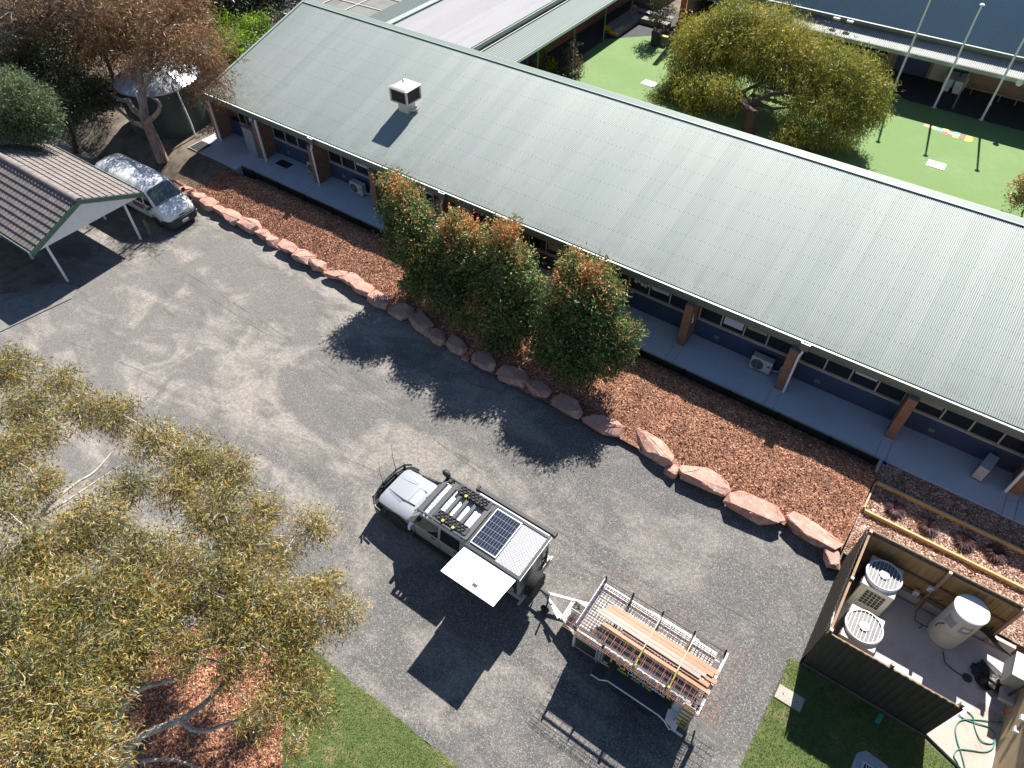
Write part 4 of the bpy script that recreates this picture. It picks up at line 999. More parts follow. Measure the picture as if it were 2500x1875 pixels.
mb = MB(); mb.box(-2.06, -2.01, yl - .004, yl, 1.22, 1.47); mb.box(-1.95, -1.66, yl - .004, yl, 1.50, 1.55); mb.box(-1.60, -1.55, yl - .004, yl, 1.22, 1.50); mb.box(-2.26, -2.12, yl - .004, yl, .90, .99); mb.box(-.12, .02, yl - .004, yl, .84, .93)
obj('sign_logo', mb, 'yellow', sg)
# cage on the roof
mb = MB(); zc = 2.14
for y in (Y0 - .0, Y1 + .05): mb.bar((X0, y, zc), (.74, y, zc), .05, .05)
for x in (-3.38, -2.40, -1.36, -.29, .72):
    for y in (Y0, Y1 + .05): mb.bar((x, y, 1.7), (x, y, zc + (.20 if y > 9 else .10)), .05, .05)
    mb.bar((x, Y0, zc - .03), (x, Y1 + .05, zc - .03), .045, .045)
    mb.bar((x, Y1 - .25, 1.9), (x, Y1 + .05, 2.1), .03, .03)
obj('roof_cage', mb, 'black', T)
mb = MB(); mb.bar((.78, 7.95, 2.10), (.78, 10.12, 2.10), .10, .05); mb.bar((X0 - .02, 8.2, 2.11), (X0 - .02, 10.1, 2.11), .06, .04); obj('cross_rail', mb, 'alu', T, bevel=.01)
mb = MB(); mb.box(-2.36, .50, Y0 - .015, Y0 + .20, 1.89, 1.915)
for k in range(13): mb.box(-2.3 + k * .22, -2.3 + k * .22 + .15, Y0 + .0, Y0 + .18, 1.917, 1.93)
obj('side_rail', mb, 'white', T)
# guards, wheels
for s, yg in ((-1, Y0), (1, Y1)):
    prof = [(-2.42, .62), (-2.10, .66), (-1.86, .98), (-1.45, 1.0), (-.10, 1.0), (.12, .84), (.34, .50)]
    mb = MB(); mb.loft([[(x, yg + s * .002, z), (x, yg + s * .46, z - .04), (x, yg + s * .46, z - .07), (x, yg + s * .002, z - .03)] for x, z in prof], close=True)
    gd = obj('mudguard', mb, M("dark_guard", (.035, .038, .05), .5) if s < 0 else 'white', T, smooth=30)
    mb = MB(); mb.tube([(x, yg + s * .47, z - .05) for x, z in prof], .022, 8); obj('guard_edge', mb, 'white', gd)
    mb = MB(); mb.hexa([(.02, yg + s * .006, .88), (.50, yg + s * .006, .60), (.50, yg + s * .46, .56), (.10, yg + s * .46, .84), (.02, yg + s * .006, .90), (.50, yg + s * .006, .62), (.50, yg + s * .46, .58), (.10, yg + s * .46, .86)]); mb.box(.34, .74, yg + s * .42 - .02, yg + s * .42 + .02, .42, .50); obj('guard_tail', mb, 'white', gd)
for x in (-1.48, -.58):
    for s, yg in ((-1, Y0), (1, Y1)): wheel(T, (x, yg + s * .24, .36), .36, .24, side=s, rim='alu', spokes=5)
mb = MB(); mb.box(X0, X1, Y0 + .1, Y1 - .1, .42, .55); obj('chassis', mb, 'grey_metal', T)
# drawbar
mb = MB(); tip = (-5.15, 9.22, .52)
mb.bar((X0 + .05, 8.52, .52), tip, .08, .10); mb.bar((X0 + .05, 9.85, .52), tip, .08, .10); mb.bar((-4.14, 8.74, .54), (-4.14, 9.46, .54), .08, .08)
db = obj('drawbar', mb, 'white', T, bevel=.006)
mb = MB(); mb.hexa([(-4.16, 8.78, .585), (X0, 8.48, .585), (X0, 9.86, .585), (-4.16, 9.44, .585), (-4.16, 8.78, .60), (X0, 8.48, .60), (X0, 9.86, .60), (-4.16, 9.44, .60)]); obj('deck', mb, 'checker', db)
mb = MB(); mb.tube([(-5.55, 9.24, .54), (-5.3, 9.23, .56), (-5.1, 9.22, .56)], [.035, .05, .06], 10); mb.box(-5.15, -4.9, 9.17, 9.27, .57, .66); obj('coupling', mb, 'black', db, bevel=.01)
mb = MB(); mb.lathe((-4.86, 8.90, .16), [(.06, -.05), (.15, -.05), (.16, -.02), (.16, .02), (.15, .05), (.06, .05)], 'y', 18); mb.tube([(-4.86, 8.98, .16), (-4.84, 9.02, .5), (-4.82, 9.02, .95)], .03, 8); obj('jockey_wheel', mb, 'rubber', db, smooth=40)
mb = MB(); mb.bar((-4.62, 8.98, .60), (-4.22, 8.72, .60), .10, .03); mb.bar((-4.7, 9.05, .60), (-4.3, 8.9, .60), .03, .03); obj('brake_cover', mb, 'white', db)
t = thing('water_tote', 'white open plastic tub holding hoses on the trailer drawbar', 'tub', (-3.75, 9.25, .6))
mb = MB(); mb.loft([[(-3.75 + a * k, 9.25 + b * k, z) for a, b in ((-.26, -.16), (.26, -.16), (.28, 0), (.26, .16), (-.26, .16), (-.28, 0))] for z, k in ((.602, .82), (1.0, 1.0), (1.0, .9), (.72, .8))], close=True); obj('tub_shell', mb, 'white', t, smooth=40)
mb = MB(); mb.tube([(-3.9 + .12 * math.cos(i * .7), 9.25 + .1 * math.sin(i * .7), .8 + i * .025) for i in range(14)], .02, 6); mb.box(-3.7, -3.58, 9.16, 9.3, .75, .98); obj('coiled_lead', mb, 'black', t)
# folding step ladder hung at the rear left corner
t = thing('step_ladder', 'folding ladder with yellow treads hanging on the trailer rear corner', 'ladder', (.52, 8.0, .5), )
mb = MB()
for x in (.34, .72): mb.bar((x, 8.02, .52), (x, 8.10, 2.06), .03, .09)
obj('stile', mb, 'grey_metal', t)
MT['fibre'] = M("fibreglass_yellow", (.55, .33, .05), .5)
for k in range(6): z = .62 + k * .27; mb = MB(); mb.box(.355, .705, 7.97 + .014 * k, 8.02 + .014 * k, z, z + .03); obj('tread', mb, 'fibre', t)
mb = MB()
for k in range(5): z = .66 + k * .27; mb.box(.36, .70, 8.16, 8.17, z, z + .2)
obj('back_panel', mb, 'white', t)
# reinforcing mesh laid on the cage, bent down over the near side
t = thing('reinforcing_mesh', 'rusty steel reinforcing mesh sheet laid over the trailer cage', 'steel mesh', (-1.2, 9.2, 2.2))
mb = MB(); zm = 2.20
for k in range(13):
    y = 7.96 + k * .21; mb.tube([(-3.70, y, zm + .012 * math.sin(k)), (-1.2, y + .01, zm + .02), (1.36, y - .02, zm - .03 - .03 * math.sin(k * 2))], .007, 4, cap=False)
obj('long_bar', mb, 'rust_dark', t)
mb = MB()
for k in range(25):
    x = -3.66 + k * .21; mb.tube([(x, 7.94, zm + .012), (x + .01, 9.2, zm + .022), (x, 10.50, zm + .012)], .006, 4, cap=False)
obj('cross_bar', mb, 'rust', t)
t = thing('reinforcing_cage', 'bundle of rusty trench mesh strips on the near side of the trailer cage', 'steel mesh', (-1.2, 8.2, 2.25))
mb = MB()
for y, z in ((7.95, 2.26), (8.15, 2.29), (8.40, 2.28), (7.97, 2.33), (8.60, 2.27)): mb.tube([(-3.66, y, z), (-1.0, y + .015, z - .01), (1.34, y - .03, z - .04)], .0065, 5, cap=False)
for k in range(15):
    x = -3.5 + k * .33; mb.tube([(x, 7.94, 2.275), (x + .01, 8.62, 2.29)], .006, 4, cap=False); mb.tube([(x + .06, 7.94, 2.34), (x + .07, 8.42, 2.30)], .0055, 4, cap=False)
obj('strip_bar', mb, 'rust', t)
t = thing('mesh_bundle', 'dense stack of dark fabric mesh sheets lying on the trailer roof', 'steel mesh', (-1.4, 9.1, 1.95))
mb = MB()
for k in range(18): mb.bar((-3.30, 8.38 + k * .098, 1.97), (.66, 8.42 + k * .095 + random.uniform(-.02, .02), 1.97), .017, .012)
for k in range(40): x = -3.28 + k * .101; mb.bar((x, 8.40, 1.985), (x + random.uniform(-.02, .02), 10.0, 1.985), .016, .012)
for k in range(14): x = -2.3 + k * .2 + random.uniform(-.05, .05); mb.bar((x, 9.0, 2.0), (x + random.uniform(-.3, .3), 9.9, 2.0), .014, .012)
obj('mesh_bar', mb, 'rust_dark', t)
# planks on top
PL = [(-2.72, .80, 8.66, 8.80, 'plank', -1, 'nearest and lowest orange hardwood plank on the trailer'), (-2.10, .72, 8.81, 8.94, 'plank', 0, 'short orange hardwood plank beside the grey ones'),
      (-3.05, .40, 8.88, 9.00, 'plank_grey', 1, 'grey weathered plank on the near side of the plank stack top'), (-2.95, .52, 9.005, 9.13, 'plank_grey', 1, 'pale grey plank in the middle of the trailer plank stack'),
      (-2.86, .70, 9.135, 9.26, 'plank', 1, 'orange hardwood plank behind the grey ones on the trailer'), (-2.72, .82, 9.265, 9.40, 'plank', 1, 'farthest orange hardwood plank on the trailer'),
      (-1.4, .86, 9.00, 9.14, 'plank', 0, 'lower orange hardwood plank poking out at the rear of the stack')]
for a, b, c, d, mt, lv, lab in PL:
    mb = MB(); z = 2.262 + .045 * lv + (.004 if mt == 'plank_grey' else 0); mb.hexa([(a, c, z), (b, c - .02, z - .02), (b, d - .02, z - .02), (a, d, z), (a, c, z + .04), (b, c - .02, z + .02), (b, d - .02, z + .02), (a, d, z + .04)])
    o = obj('timber_plank', mb, mt, origin=((a + b) / 2, (c + d) / 2, z), bevel=.004); tag(o, lab, 'plank', 'timber planks on the trailer')
for x, lab in ((-1.33, 'yellow ratchet strap over the middle of the planks'), (-.22, 'yellow ratchet strap over the rear of the planks')):
    t = thing('ratchet_strap', lab, 'strap', (x, 9.1, 2.3), 'ratchet straps over the planks')
    mb = MB(); P_ = [(x - .02, 10.08, 2.16), (x, 9.45, 2.36), (x, 8.66, 2.36), (x + .02, 8.22, 2.18)]
    for a, b in zip(P_[:2], P_[1:3]): mb.bar(a, b, .036, .006)
    obj('webbing', mb, 'strap_pale', t); mb = MB(); mb.bar(P_[2], P_[3], .036, .006); mb.box(x - .03, x + .05, 8.16, 8.22, 2.1, 2.2); obj('ratchet', mb, 'strap', t)

# ---------------------------------------------------------------- white minibus by the carport
VY = 16.08
V = thing('minibus_van', 'white high roof minibus parked between the carport and the boulders', 'van', (-36.3, VY, 0))
def vsec(x, pts): return [(x, VY - v, z) for v, z in pts] + [(x, VY + v, z) for v, z in reversed(pts[:-1])]
VS = [(-33.28, [(.60, .36), (.74, .50), (.74, .72), (.66, .86), (.5, .90), (.3, .92), (0, .93)]),
      (-33.42, [(.80, .32), (.88, .52), (.88, .80), (.84, .96), (.70, 1.03), (.4, 1.06), (0, 1.07)]),
      (-33.72, [(.86, .30), (.945, .55), (.95, .92), (.92, 1.12), (.84, 1.20), (.5, 1.24), (0, 1.25)]),
      (-34.02, [(.86, .30), (.95, .55), (.955, 1.0), (.93, 1.20), (.86, 1.30), (.5, 1.345), (0, 1.36)]),
      (-34.75, [(.86, .30), (.95, .55), (.955, 1.05), (.93, 1.30), (.80, 1.93), (.62, 2.06), (0, 2.12)]),
      (-35.15, [(.86, .30), (.95, .55), (.955, 1.05), (.935, 1.30), (.82, 2.06), (.62, 2.22), (0, 2.28)]),
      (-36.2, [(.86, .30), (.95, .55), (.955, 1.05), (.935, 1.30), (.83, 2.10), (.64, 2.26), (0, 2.33)]),
      (-38.9, [(.86, .30), (.95, .55), (.955, 1.05), (.935, 1.30), (.83, 2.08), (.64, 2.24), (0, 2.31)]),
      (-39.25, [(.85, .32), (.93, .55), (.93, 1.05), (.91, 1.30), (.79, 2.00), (.60, 2.14), (0, 2.20)]),
      (-39.33, [(.78, .38), (.86, .58), (.86, 1.05), (.84, 1.30), (.72, 1.9), (.55, 2.02), (0, 2.06)])]
mb = MB(); mb.loft([vsec(x, p) for x, p in VS]); obj('body', mb, 'van_white', V, smooth=42)
def vz(pts, v):
    q = sorted((p for p in pts[3:]), key=lambda p: p[0]); return interp(v, q)
mb = MB(); rows_ = []
for (x, f) in ((-34.10, .1), (-34.25, .30), (-34.42, .54), (-34.58, .75), (-34.70, .93)):
    vm = .83 - .11 * f; rw = []
    for k in range(13):
        v = vm * (k / 6 - 1); z = vz(VS[3][1], abs(v)) * (1 - f) + vz(VS[4][1], abs(v)) * f
        rw.append((x + .02 + .0, VY + v, z + .03))
    rows_.append(rw)
mb.loft(rows_, caps=False); o = obj('windscreen', mb, 'glass_shield', V, smooth=60)
mb = MB(); mb.bar((-34.06, VY - .75, 1.40), (-34.02, VY + .0, 1.41), .025, .02); mb.bar((-34.08, VY + .02, 1.42), (-34.06, VY + .72, 1.42), .025, .02); obj('wiper', mb, 'black', V)
for s in (-1, 1):
    for x0, x1, tr in ((-34.95, -34.3, 0), (-36.35, -35.15, 0), (-37.7, -36.5, 0), (-38.95, -37.85, 0)):
        k0, k1 = (.945, .835); z0, z1 = 1.28, 1.90
        tf = .42 if x1 == -34.3 else 0
        obj('side_window', patch([(x0, VY + s * .942, z0), (x1 + .05, VY + s * .942, z0), (x1 - tf, VY + s * .845, z1), (x0, VY + s * .845, z1)], thick=.03), 'glass_car', V)
    mb = MB(); mb.bar((-34.35, VY + s * .93, 1.28), (-34.30, VY + s * 1.1, 1.32), .04, .04); mb.hexa([(-34.38, VY + s * 1.02, 1.22), (-34.26, VY + s * 1.02, 1.22), (-34.28, VY + s * 1.24, 1.24), (-34.38, VY + s * 1.24, 1.24), (-34.38, VY + s * 1.02, 1.44), (-34.26, VY + s * 1.02, 1.44), (-34.28, VY + s * 1.22, 1.42), (-34.38, VY + s * 1.22, 1.42)]); obj('wing_mirror', mb, 'black_matt', V, bevel=.03)
    mb = MB(); mb.hexa([(-33.36, VY + s * .60, .76), (-33.60, VY + s * .935, .82), (-33.78, VY + s * .955, .96), (-33.40, VY + s * .58, .82), (-33.40, VY + s * .60, .99), (-33.62, VY + s * .90, 1.07), (-33.80, VY + s * .93, 1.10), (-33.48, VY + s * .58, 1.02)]); obj('headlight', mb, M("headlamp_lens", (.42, .44, .44), .1, spec=.8), V, bevel=.015)
    mb = MB()
    for x in (-35.05, -36.42): mb.box(x - .006, x + .006, VY + s * .953 - .01, VY + s * .953 + .008, .45, 1.27)
    obj('door_gap', mb, 'black', V)
    for xc in (-34.42, -37.62):
        mb = MB(); rows_ = []
        for k in range(11):
            a = math.pi * k / 10; rows_.append([(xc - math.cos(a) * .36, VY + s * .90, .34 + math.sin(a) * .36), (xc - math.cos(a) * .36, VY + s * .962, .34 + math.sin(a) * .36), (xc - math.cos(a) * .40, VY + s * .962, .34 + math.sin(a) * .40), (xc - math.cos(a) * .40, VY + s * .90, .34 + math.sin(a) * .40)])
        mb.loft(rows_, close=True); obj('wheel_arch', mb, 'black_matt', V)
        wheel(V, (xc, VY + s * .85, .34), .34, .22, side=s, spokes=8)
mb = MB(); bx = [(-33.16, .55), (-33.22, .74), (-33.42, .92), (-33.85, .97)]
bx = [(x, VY - v) for x, v in reversed(bx)] + [(x, VY + v) for x, v in bx]
mb.loft([[(x, y, .26), (x + .02, y, .44), (x + .01, y, .66), (x - .16, VY + (y - VY) * .93, .68), (x - .16, VY + (y - VY) * .93, .28)] for x, y in bx], close=True); bp = obj('bumper', mb, 'black_matt', V, smooth=30)
mb = MB()
for k, z in enumerate((.80, .90)): mb.hexa([(-33.30 - k * .05, VY - .52, z - .03), (-33.24 - k * .04, VY, z - .045), (-33.30 - k * .05, VY + .52, z - .03), (-33.40, VY, z - .03), (-33.33 - k * .06, VY - .52, z + .02), (-33.265 - k * .05, VY, z + .012), (-33.33 - k * .06, VY + .52, z + .02), (-33.42, VY, z + .02)])
obj('grille', mb, M("navy_grille", (.02, .024, .05), .3), V)
mb = MB(); mb.lathe((-33.33, VY, 1.0), [(.075, -.01), (.075, .03), (.055, .03), (.055, -.01)], 'x', 20); mb.box(-33.32, -33.29, VY - .05, VY + .05, .99, 1.01); obj('badge', mb, 'chrome', V)
mb = MB(); mb.box(-33.13, -33.11, VY - .19, VY + .19, .40, .53); npl = obj('number_plate', mb, 'white', V)
lettering('YFA\u00b7018', .105, M("plate_blue", (.05, .07, .28), .5).name if False else 'hose', npl, (-33.108, VY - .0, .465), (R(90), 0, R(90)), 'lettering', align='CENTER', sx=.82, bold=.003)
for o_ in npl.children: o_.data.materials[0] = M("plate_blue", (.04, .06, .26), .5)
mb = MB(); mb.box(-36.2, -35.25, VY - .965, VY - .955, .80, .98); mb.box(-36.2, -35.0, VY - .965, VY - .955, 1.02, 1.12); obj('side_lettering', mb, 'maroon', V)
mb = MB(); mb.box(-35.95, -35.4, VY - .967, VY - .9655, .86, .92); obj('side_logo', mb, 'red', V)
mb = MB(); mb.bar((-39.0, VY - .835, 2.085), (-35.2, VY - .835, 2.085), .02, .02); mb.bar((-39.0, VY + .835, 2.085), (-35.2, VY + .835, 2.085), .02, .02); obj('drip_rail', mb, 'silver_side', V)
def smooth_path(pts, n=10):
    P = [Vector(p) for p in pts]; out = []
    for i in range(len(P) - 1):
        p0, p1, p2, p3 = P[max(0, i - 1)], P[i], P[i + 1], P[min(len(P) - 1, i + 2)]
        for k in range(n):
            t_ = k / n; out.append(.5 * ((2 * p1) + (p2 - p0) * t_ + (2 * p0 - 5 * p1 + 4 * p2 - p3) * t_ ** 2 + (3 * p1 - p0 - 3 * p2 + p3) * t_ ** 3))
    return out + [P[-1]]
# ---------------------------------------------------------------- plant compound
F = thing('paling_fence', 'tall dark stained timber paling fence round the plant compound', 'fence', (3, 12.3, 0))
FT = 2.50
def palings(mbx, p, q, z0, z1, dark, w=.13, gap=-.025, th=.016, off=0.0):
    p = Vector((*p, 0)); q = Vector((*q, 0)); L = (q - p).length; d = (q - p) / L; nrm = Vector((-d.y, d.x, 0)); k = int(L / (w + gap))
    for i in range(k):
        a = p + d * (i * L / k); b = a + d * (L / k - gap); o_ = nrm * (off + (.018 if i % 2 else 0)); t = nrm * th; zt = z1 + random.uniform(-.012, .012)
        mbx.hexa([(*(a + o_).xy, z0), (*(b + o_).xy, z0), (*(b + o_ + t).xy, z0), (*(a + o_ + t).xy, z0), (*(a + o_).xy, zt), (*(b + o_).xy, zt), (*(b + o_ + t).xy, zt), (*(a + o_ + t).xy, zt)])
CW, CE, CS_, CN = 2.98, 7.72, 12.28, 16.46
mb = MB(); palings(mb, (CW, CS_), (6.78, CS_), .02, FT - .06, 1, off=-.04)
palings(mb, (CW - .02, CN), (CW - .02, CS_), .02, FT - .02, 1, off=-.06); obj('palings', mb, 'paling_dark', F, label='dark stained outer palings')
mb = MB(); palings(mb, (CW, CN + .03), (CE, CN + .03), .45, FT, 0); obj('palings', mb, 'paling', F, label='raw pine palings on the garden side')
mb = MB()
mb.box(CW + .02, CW + .09, CS_ + .02, CN, FT - .12, FT - .05); mb.box(CW, 6.78, CS_ + .0, CS_ + .05, FT - .22, FT - .10)
for z in (.55, 1.35, FT - .22): mb.box(CW + .1, CE, CN - .055, CN + .012, z, z + .09)
for z in (.5, 1.35): mb.box(CW + .05, 6.78, CS_, CS_ + .05, z, z + .09)
obj('rail', mb, M("fence_rail", (.30, .19, .11), .75, var=[(4, (.22, .13, .07), .45, .7)]), F)
mb = MB(); mb.box(CW + .0, CW + .09, CN + .06, CE, FT - .1, FT - .05) if False else None
mb = MB(); mb.box(CW - .05, CE, CN + .0, CN + .028, FT - .06, FT + .005); obj('capping', mb, 'timber_grey', F)
for (x, y) in ((CW + .06, CN - .04), (CW + .06, 14.40), (CW + .06, CS_ + .09), (4.85, CS_ + .10), (6.74, CS_ + .10), (5.54, CN - .10), (7.68, CN - .10)):
    mb = MB(); mb.box(x - .05, x + .05, y - .05, y + .05, .08, FT + .02); pp = obj('post', mb, 'fence_post', F)
    m2 = MB(); m2.box(x - .048, x + .048, y - .048, y + .048, FT + .021, FT + .03); obj('post_top', m2, M("sawn_end", (.62, .47, .36), .7) if 'sawn_end' not in bpy.data.materials else bpy.data.materials['sawn_end'], pp)
mb = MB(); mb.box(CW, CE + .7, CN - .10, CN + .02, .0, .50); obj('plinth', mb, 'concrete_compound', F, label='concrete sleeper plinth below the garden side palings')
mb = MB(); mb.box(CW - .0, 6.8, CS_ - .10, CS_ - .065, .0, .12); obj('plinth', mb, 'timber_grey', F)

# heat pumps
def heat_pump(label, x, y, z0=.12):
    t = thing('heat_pump', label, 'heat pump', (x, y, z0), 'heat pumps in the compound')
    w, d, h = .52, .62, 1.55
    mb = MB(); mb.box(x - w, x + w, y - d, y + d, z0 + .06, z0 + h); mb.box(x - w + .1, x - w + .2, y - d, y + d, z0, z0 + .06); mb.box(x + w - .2, x + w - .1, y - d, y + d, z0, z0 + .06); obj('case', mb, 'cream', t, bevel=.03)
    r = .575; mb = MB(); mb.lathe((x, y, z0 + h), [(r, .001), (r, .10), (r - .03, .13), (r - .05, .13), (r - .07, .05), (r - .09, .01)], 'z', 40); fs = obj('fan_shroud', mb, 'white', t, smooth=40)
    m_ = bpy.data.materials.get("fan_mesh_grey") or M("fan_mesh_grey", (.215, .215, .215), .6, .3, var=[(38, (.10, .10, .10), .42, .60)])
    mb = MB(); mb.lathe((x, y, z0 + h + .085), [(r - .052, .0), (.02, .004)], 'z', 36); obj('fan_mesh', mb, m_, fs)
    mb = MB(); zg = z0 + h + .115
    for k in range(-4, 5):
        xx = k * .112; L_ = math.sqrt(max(.01, (r - .05) ** 2 - xx ** 2)); mb.bar((x + xx, y - L_, zg), (x + xx, y + L_, zg), .013, .013)
    mb.lathe((x, y, zg + .008), [(.155, -.008), (.155, .008), (.12, .014), (.01, .016)], 'z', 24); obj('fan_guard', mb, 'pvc', fs)
    mb = MB(); mb.box(x - .28, x + .34, y - d - .012, y - d - .001, z0 + .55, z0 + 1.36); obj('intake_backing', mb, M("intake_green", (.028, .045, .04), .5) if 'intake_green' not in bpy.data.materials else bpy.data.materials['intake_green'], t)
    mb = MB()
    for k in range(6): xx = x - .28 + k * .124; mb.box(xx - .007, xx + .007, y - d - .022, y - d - .0125, z0 + .55, z0 + 1.36)
    for k in range(6): zz_ = z0 + .55 + k * .162; mb.box(x - .28, x + .34, y - d - .020, y - d - .0125, zz_ - .007, zz_ + .007)
    for k in range(5): mb.box(x - .44, x - .34, y - d - .01, y - d - .001, z0 + .55 + k * .18, z0 + .60 + k * .18)
    obj('intake_grille', mb, 'cream', t)
    mb = MB()
    for k in range(9): mb.box(x - w - .02, x - w - .001, y - d + .06 + .12 * k, y - d + .14 + .12 * k, z0 + .3, z0 + 1.4)
    obj('coil', mb, 'dark', t)
    return t
hp = heat_pump('cream heat pump with round fan guard in the back corner by the pine palings', 3.98, 15.62)
dup(hp, (3.95, 13.50, .12), label='cream heat pump with round fan guard nearer the dark front fence')
# hot water cylinder
t = thing('hot_water_tank', 'tall white cylindrical hot water tank standing on the compound floor', 'water heater', (6.5, 15.80, .1))
mb = MB(); mb.lathe((6.5, 15.80, .1), [(.48, .0), (.505, .02), (.505, .03), (.50, .05), (.50, 1.92), (.515, 1.925), (.515, 1.955)], 'z', 48); cy = obj('cylinder', mb, 'cream', t, smooth=40)
mb = MB(); mb.lathe((6.5, 15.80, 2.036), [(.517, -.01), (.517, .02), (.49, .045), (.3, .06), (.01, .065)], 'z', 48); obj('lid', mb, 'white', t, smooth=40)
def on_cyl(a0, a1, z0, z1, mat, name, dr=.004):
    m_ = MB(); rows_ = []
    for k in range(7):
        a = R(a0 + (a1 - a0) * k / 6); rows_.append([(6.5 + (.50 + e) * math.cos(a), 15.80 + (.50 + e) * math.sin(a), z) for e, z in ((.001, z0), (dr, z0), (dr, z1), (.001, z1))])
    m_.loft(rows_, close=True); return obj(name, m_, mat, t)
on_cyl(-92, -52, 1.32, 1.72, 'grey_metal', 'control_plate'); on_cyl(-84, -62, 1.48, 1.62, 'white', 'access_cover', .012)
on_cyl(-150, -110, 1.28, 1.70, M("rating_label", (.34, .36, .38), .5), 'rating_label')
mb = MB(); mb.tube([(6.13, 15.46, 1.18), (5.98, 15.36, 1.18), (5.96, 15.34, 1.05), (5.99, 15.36, .98)], .022, 8); mb.tube([(5.96, 15.62, .35), (5.80, 15.55, .35), (5.78, 15.55, .12)], .02, 8); obj('relief_valve', mb, 'rust_dark', t)
mb = MB(); mb.tube([(5.85, 15.6, .30), (5.55, 15.62, .30), (5.45, 15.8, .5), (5.5, 16.2, .9), (5.9, 16.2, 1.2)], .022, 8); mb.tube([(5.5, 15.95, .28), (5.5, 15.95, 1.0), (5.52, 16.25, 1.4)], .02, 8); obj('pipework', mb, 'rust_dark', t)
for i, (x, z, lab) in enumerate(((5.44, 1.35, 'upper white isolator box on the fence post behind the hot water tank'), (5.22, .78, 'lower white isolator box on the pine palings'))):
    t2 = thing('isolator_box', lab, 'switch box', (x, 16.38, z), 'isolator boxes on the fence')
    mb = MB(); mb.box(x - .09, x + .09, 16.25, 16.36, z - .12, z + .12); obj('enclosure', mb, 'pvc', t2, bevel=.015); mb = MB(); mb.box(x - .03, x + .03, 16.23, 16.249, z - .03, z + .04); obj('switch', mb, 'grey_metal', t2)
mb = MB()
for k in range(5): mb.tube(smooth_path([(6.2, 16.30, .62 + .06 * k), (6.9, 16.30, .72 + .06 * k), (7.5, 16.26, .60 + .06 * k), (7.9, 16.1 - .02 * k, .52 + .055 * k), (8.3, 15.98 - .04 * k, .58 + .05 * k), (8.6, 15.78 - .05 * k, .7)], 5), .024, 7)
tag(obj('pipe_bundle', mb, 'black_matt', origin=(7, 16.2, .7), smooth=50), 'bundle of black lagged pipes running along the pine palings to the right hand wall', 'pipes')
mb = MB(); mb.tube([(6.62, 15.2, .115), (6.75, 14.85, .118), (7.02, 14.75, .118), (7.35, 14.72, .12)], .014, 6); mb.lathe((7.45, 14.74, .105), [(.14, 0), (.15, .02), (.14, .035), (.05, .03), (.04, .02)], 'z', 20)
tag(obj('drain_hose', mb, 'black_matt', origin=(7.2, 14.8, .1), smooth=40), 'thin black drain hose ending in a round grate on the compound floor', 'hose')
bm = bmesh.new(); bmesh.ops.create_icosphere(bm, subdivisions=4, radius=1.0)
for v in bm.verts:
    p = v.co.copy(); f = 1 + .30 * math.sin(3.1 * p.x + 2 * p.y) * math.cos(2.7 * p.y + p.z) + .13 * math.sin(9 * p.x + 5 * p.z) + .10 * math.sin(12 * p.y - 7 * p.x)
    v.co = Vector((p.x * .52 * f, p.y * .36 * f, max(-.02, p.z * .16 * f + .06)))
me = bpy.data.meshes.new('plastic_bag'); bm.to_mesh(me); bm.free(); me.materials.append(MT['bag']); o = bpy.data.objects.new('plastic_bag', me); COL.objects.link(o); o.location = (7.98, 15.12, .105); o.rotation_euler = (0, 0, -.4)
tag(o, 'crumpled black plastic bag lying on the compound floor', 'bag')
# tan wall of the building at the right edge
t = thing('brick_building', 'tan block building wall at the right edge beside the compound', 'building', (9, 12, 0))
mb = MB(); mb.box(8.62, 14, 4, 15.85, -.1, 3.1); obj('wall', mb, 'brick_tan', t)
mb = MB(); mb.box(8.40, 14.2, 3.6, 15.0, 3.1, 3.18); mb.prism_y([(8.36, 3.05), (8.36, 3.22), (8.42, 3.22), (8.42, 3.05)], 3.6, 15.0); obj('roof', mb, 'trim_pale', t)
for z, y, lab in ((1.5, 13.55, 0), (1.25, 13.25, 0), (1.0, 11.1, 0)):
    mb = MB(); mb.box(8.50, 8.618, y - .09, y + .09, z - .07, z + .07); obj('wall_light', mb, 'white', t, bevel=.015)
t = thing('meter_cabinet', 'grey metal electrical cabinet with white lid on the right hand wall', 'cabinet', (8.4, 15.1, .8))
mb = MB(); mb.box(8.10, 8.61, 14.75, 15.55, .75, 1.5); mb.box(8.2, 8.61, 14.3, 14.75, .55, .75); obj('box', mb, 'grey_metal', t, bevel=.01); mb = MB(); mb.box(8.08, 8.61, 14.73, 15.57, 1.502, 1.53); obj('lid', mb, 'white', t); mb = MB(); mb.bar((8.45, 14.6, 1.75), (8.6, 15.85, 1.75), .05, .08); mb.bar((8.40, 14.5, .55), (8.40, 14.5, 1.75), .05, .05); obj('bracket', mb, 'black', t)
# garden hose, tap
hz = [(1660, 1372), (1560, 1355), (1450, 1345), (1370, 1350), (1335, 1400), (1345, 1480), (1370, 1560), (1390, 1630), (1400, 1690)]
hz2 = [(1410, 1290), (1450, 1330), (1460, 1400), (1500, 1480), (1570, 1500), (1590, 1450), (1560, 1400), (1480, 1370), (1400, 1345), (1355, 1310)]
hz3 = [(1590, 1480), (1575, 1530), (1520, 1555), (1420, 1540), (1350, 1540), (1325, 1580), (1345, 1620), (1360, 1650)]
mb = MB()
for hh in (hz, hz2, hz3):
    mb.tube(smooth_path([at(1830 + .3768 * a, 1250 + .3768 * b, .125 + .012 * (i % 2)) for i, (a, b) in enumerate(hh)]), .016, 7)
mb.tube(smooth_path([at(1830 + .3768 * 1660, 1250 + .3768 * 1372, .125), (8.5, 13.9, .2), (8.52, 14.05, .5)]), .016, 7)
t = thing('garden_hose', 'tangled green garden hose on the pale slab by the tan wall', 'hose', (8, 13, .12))
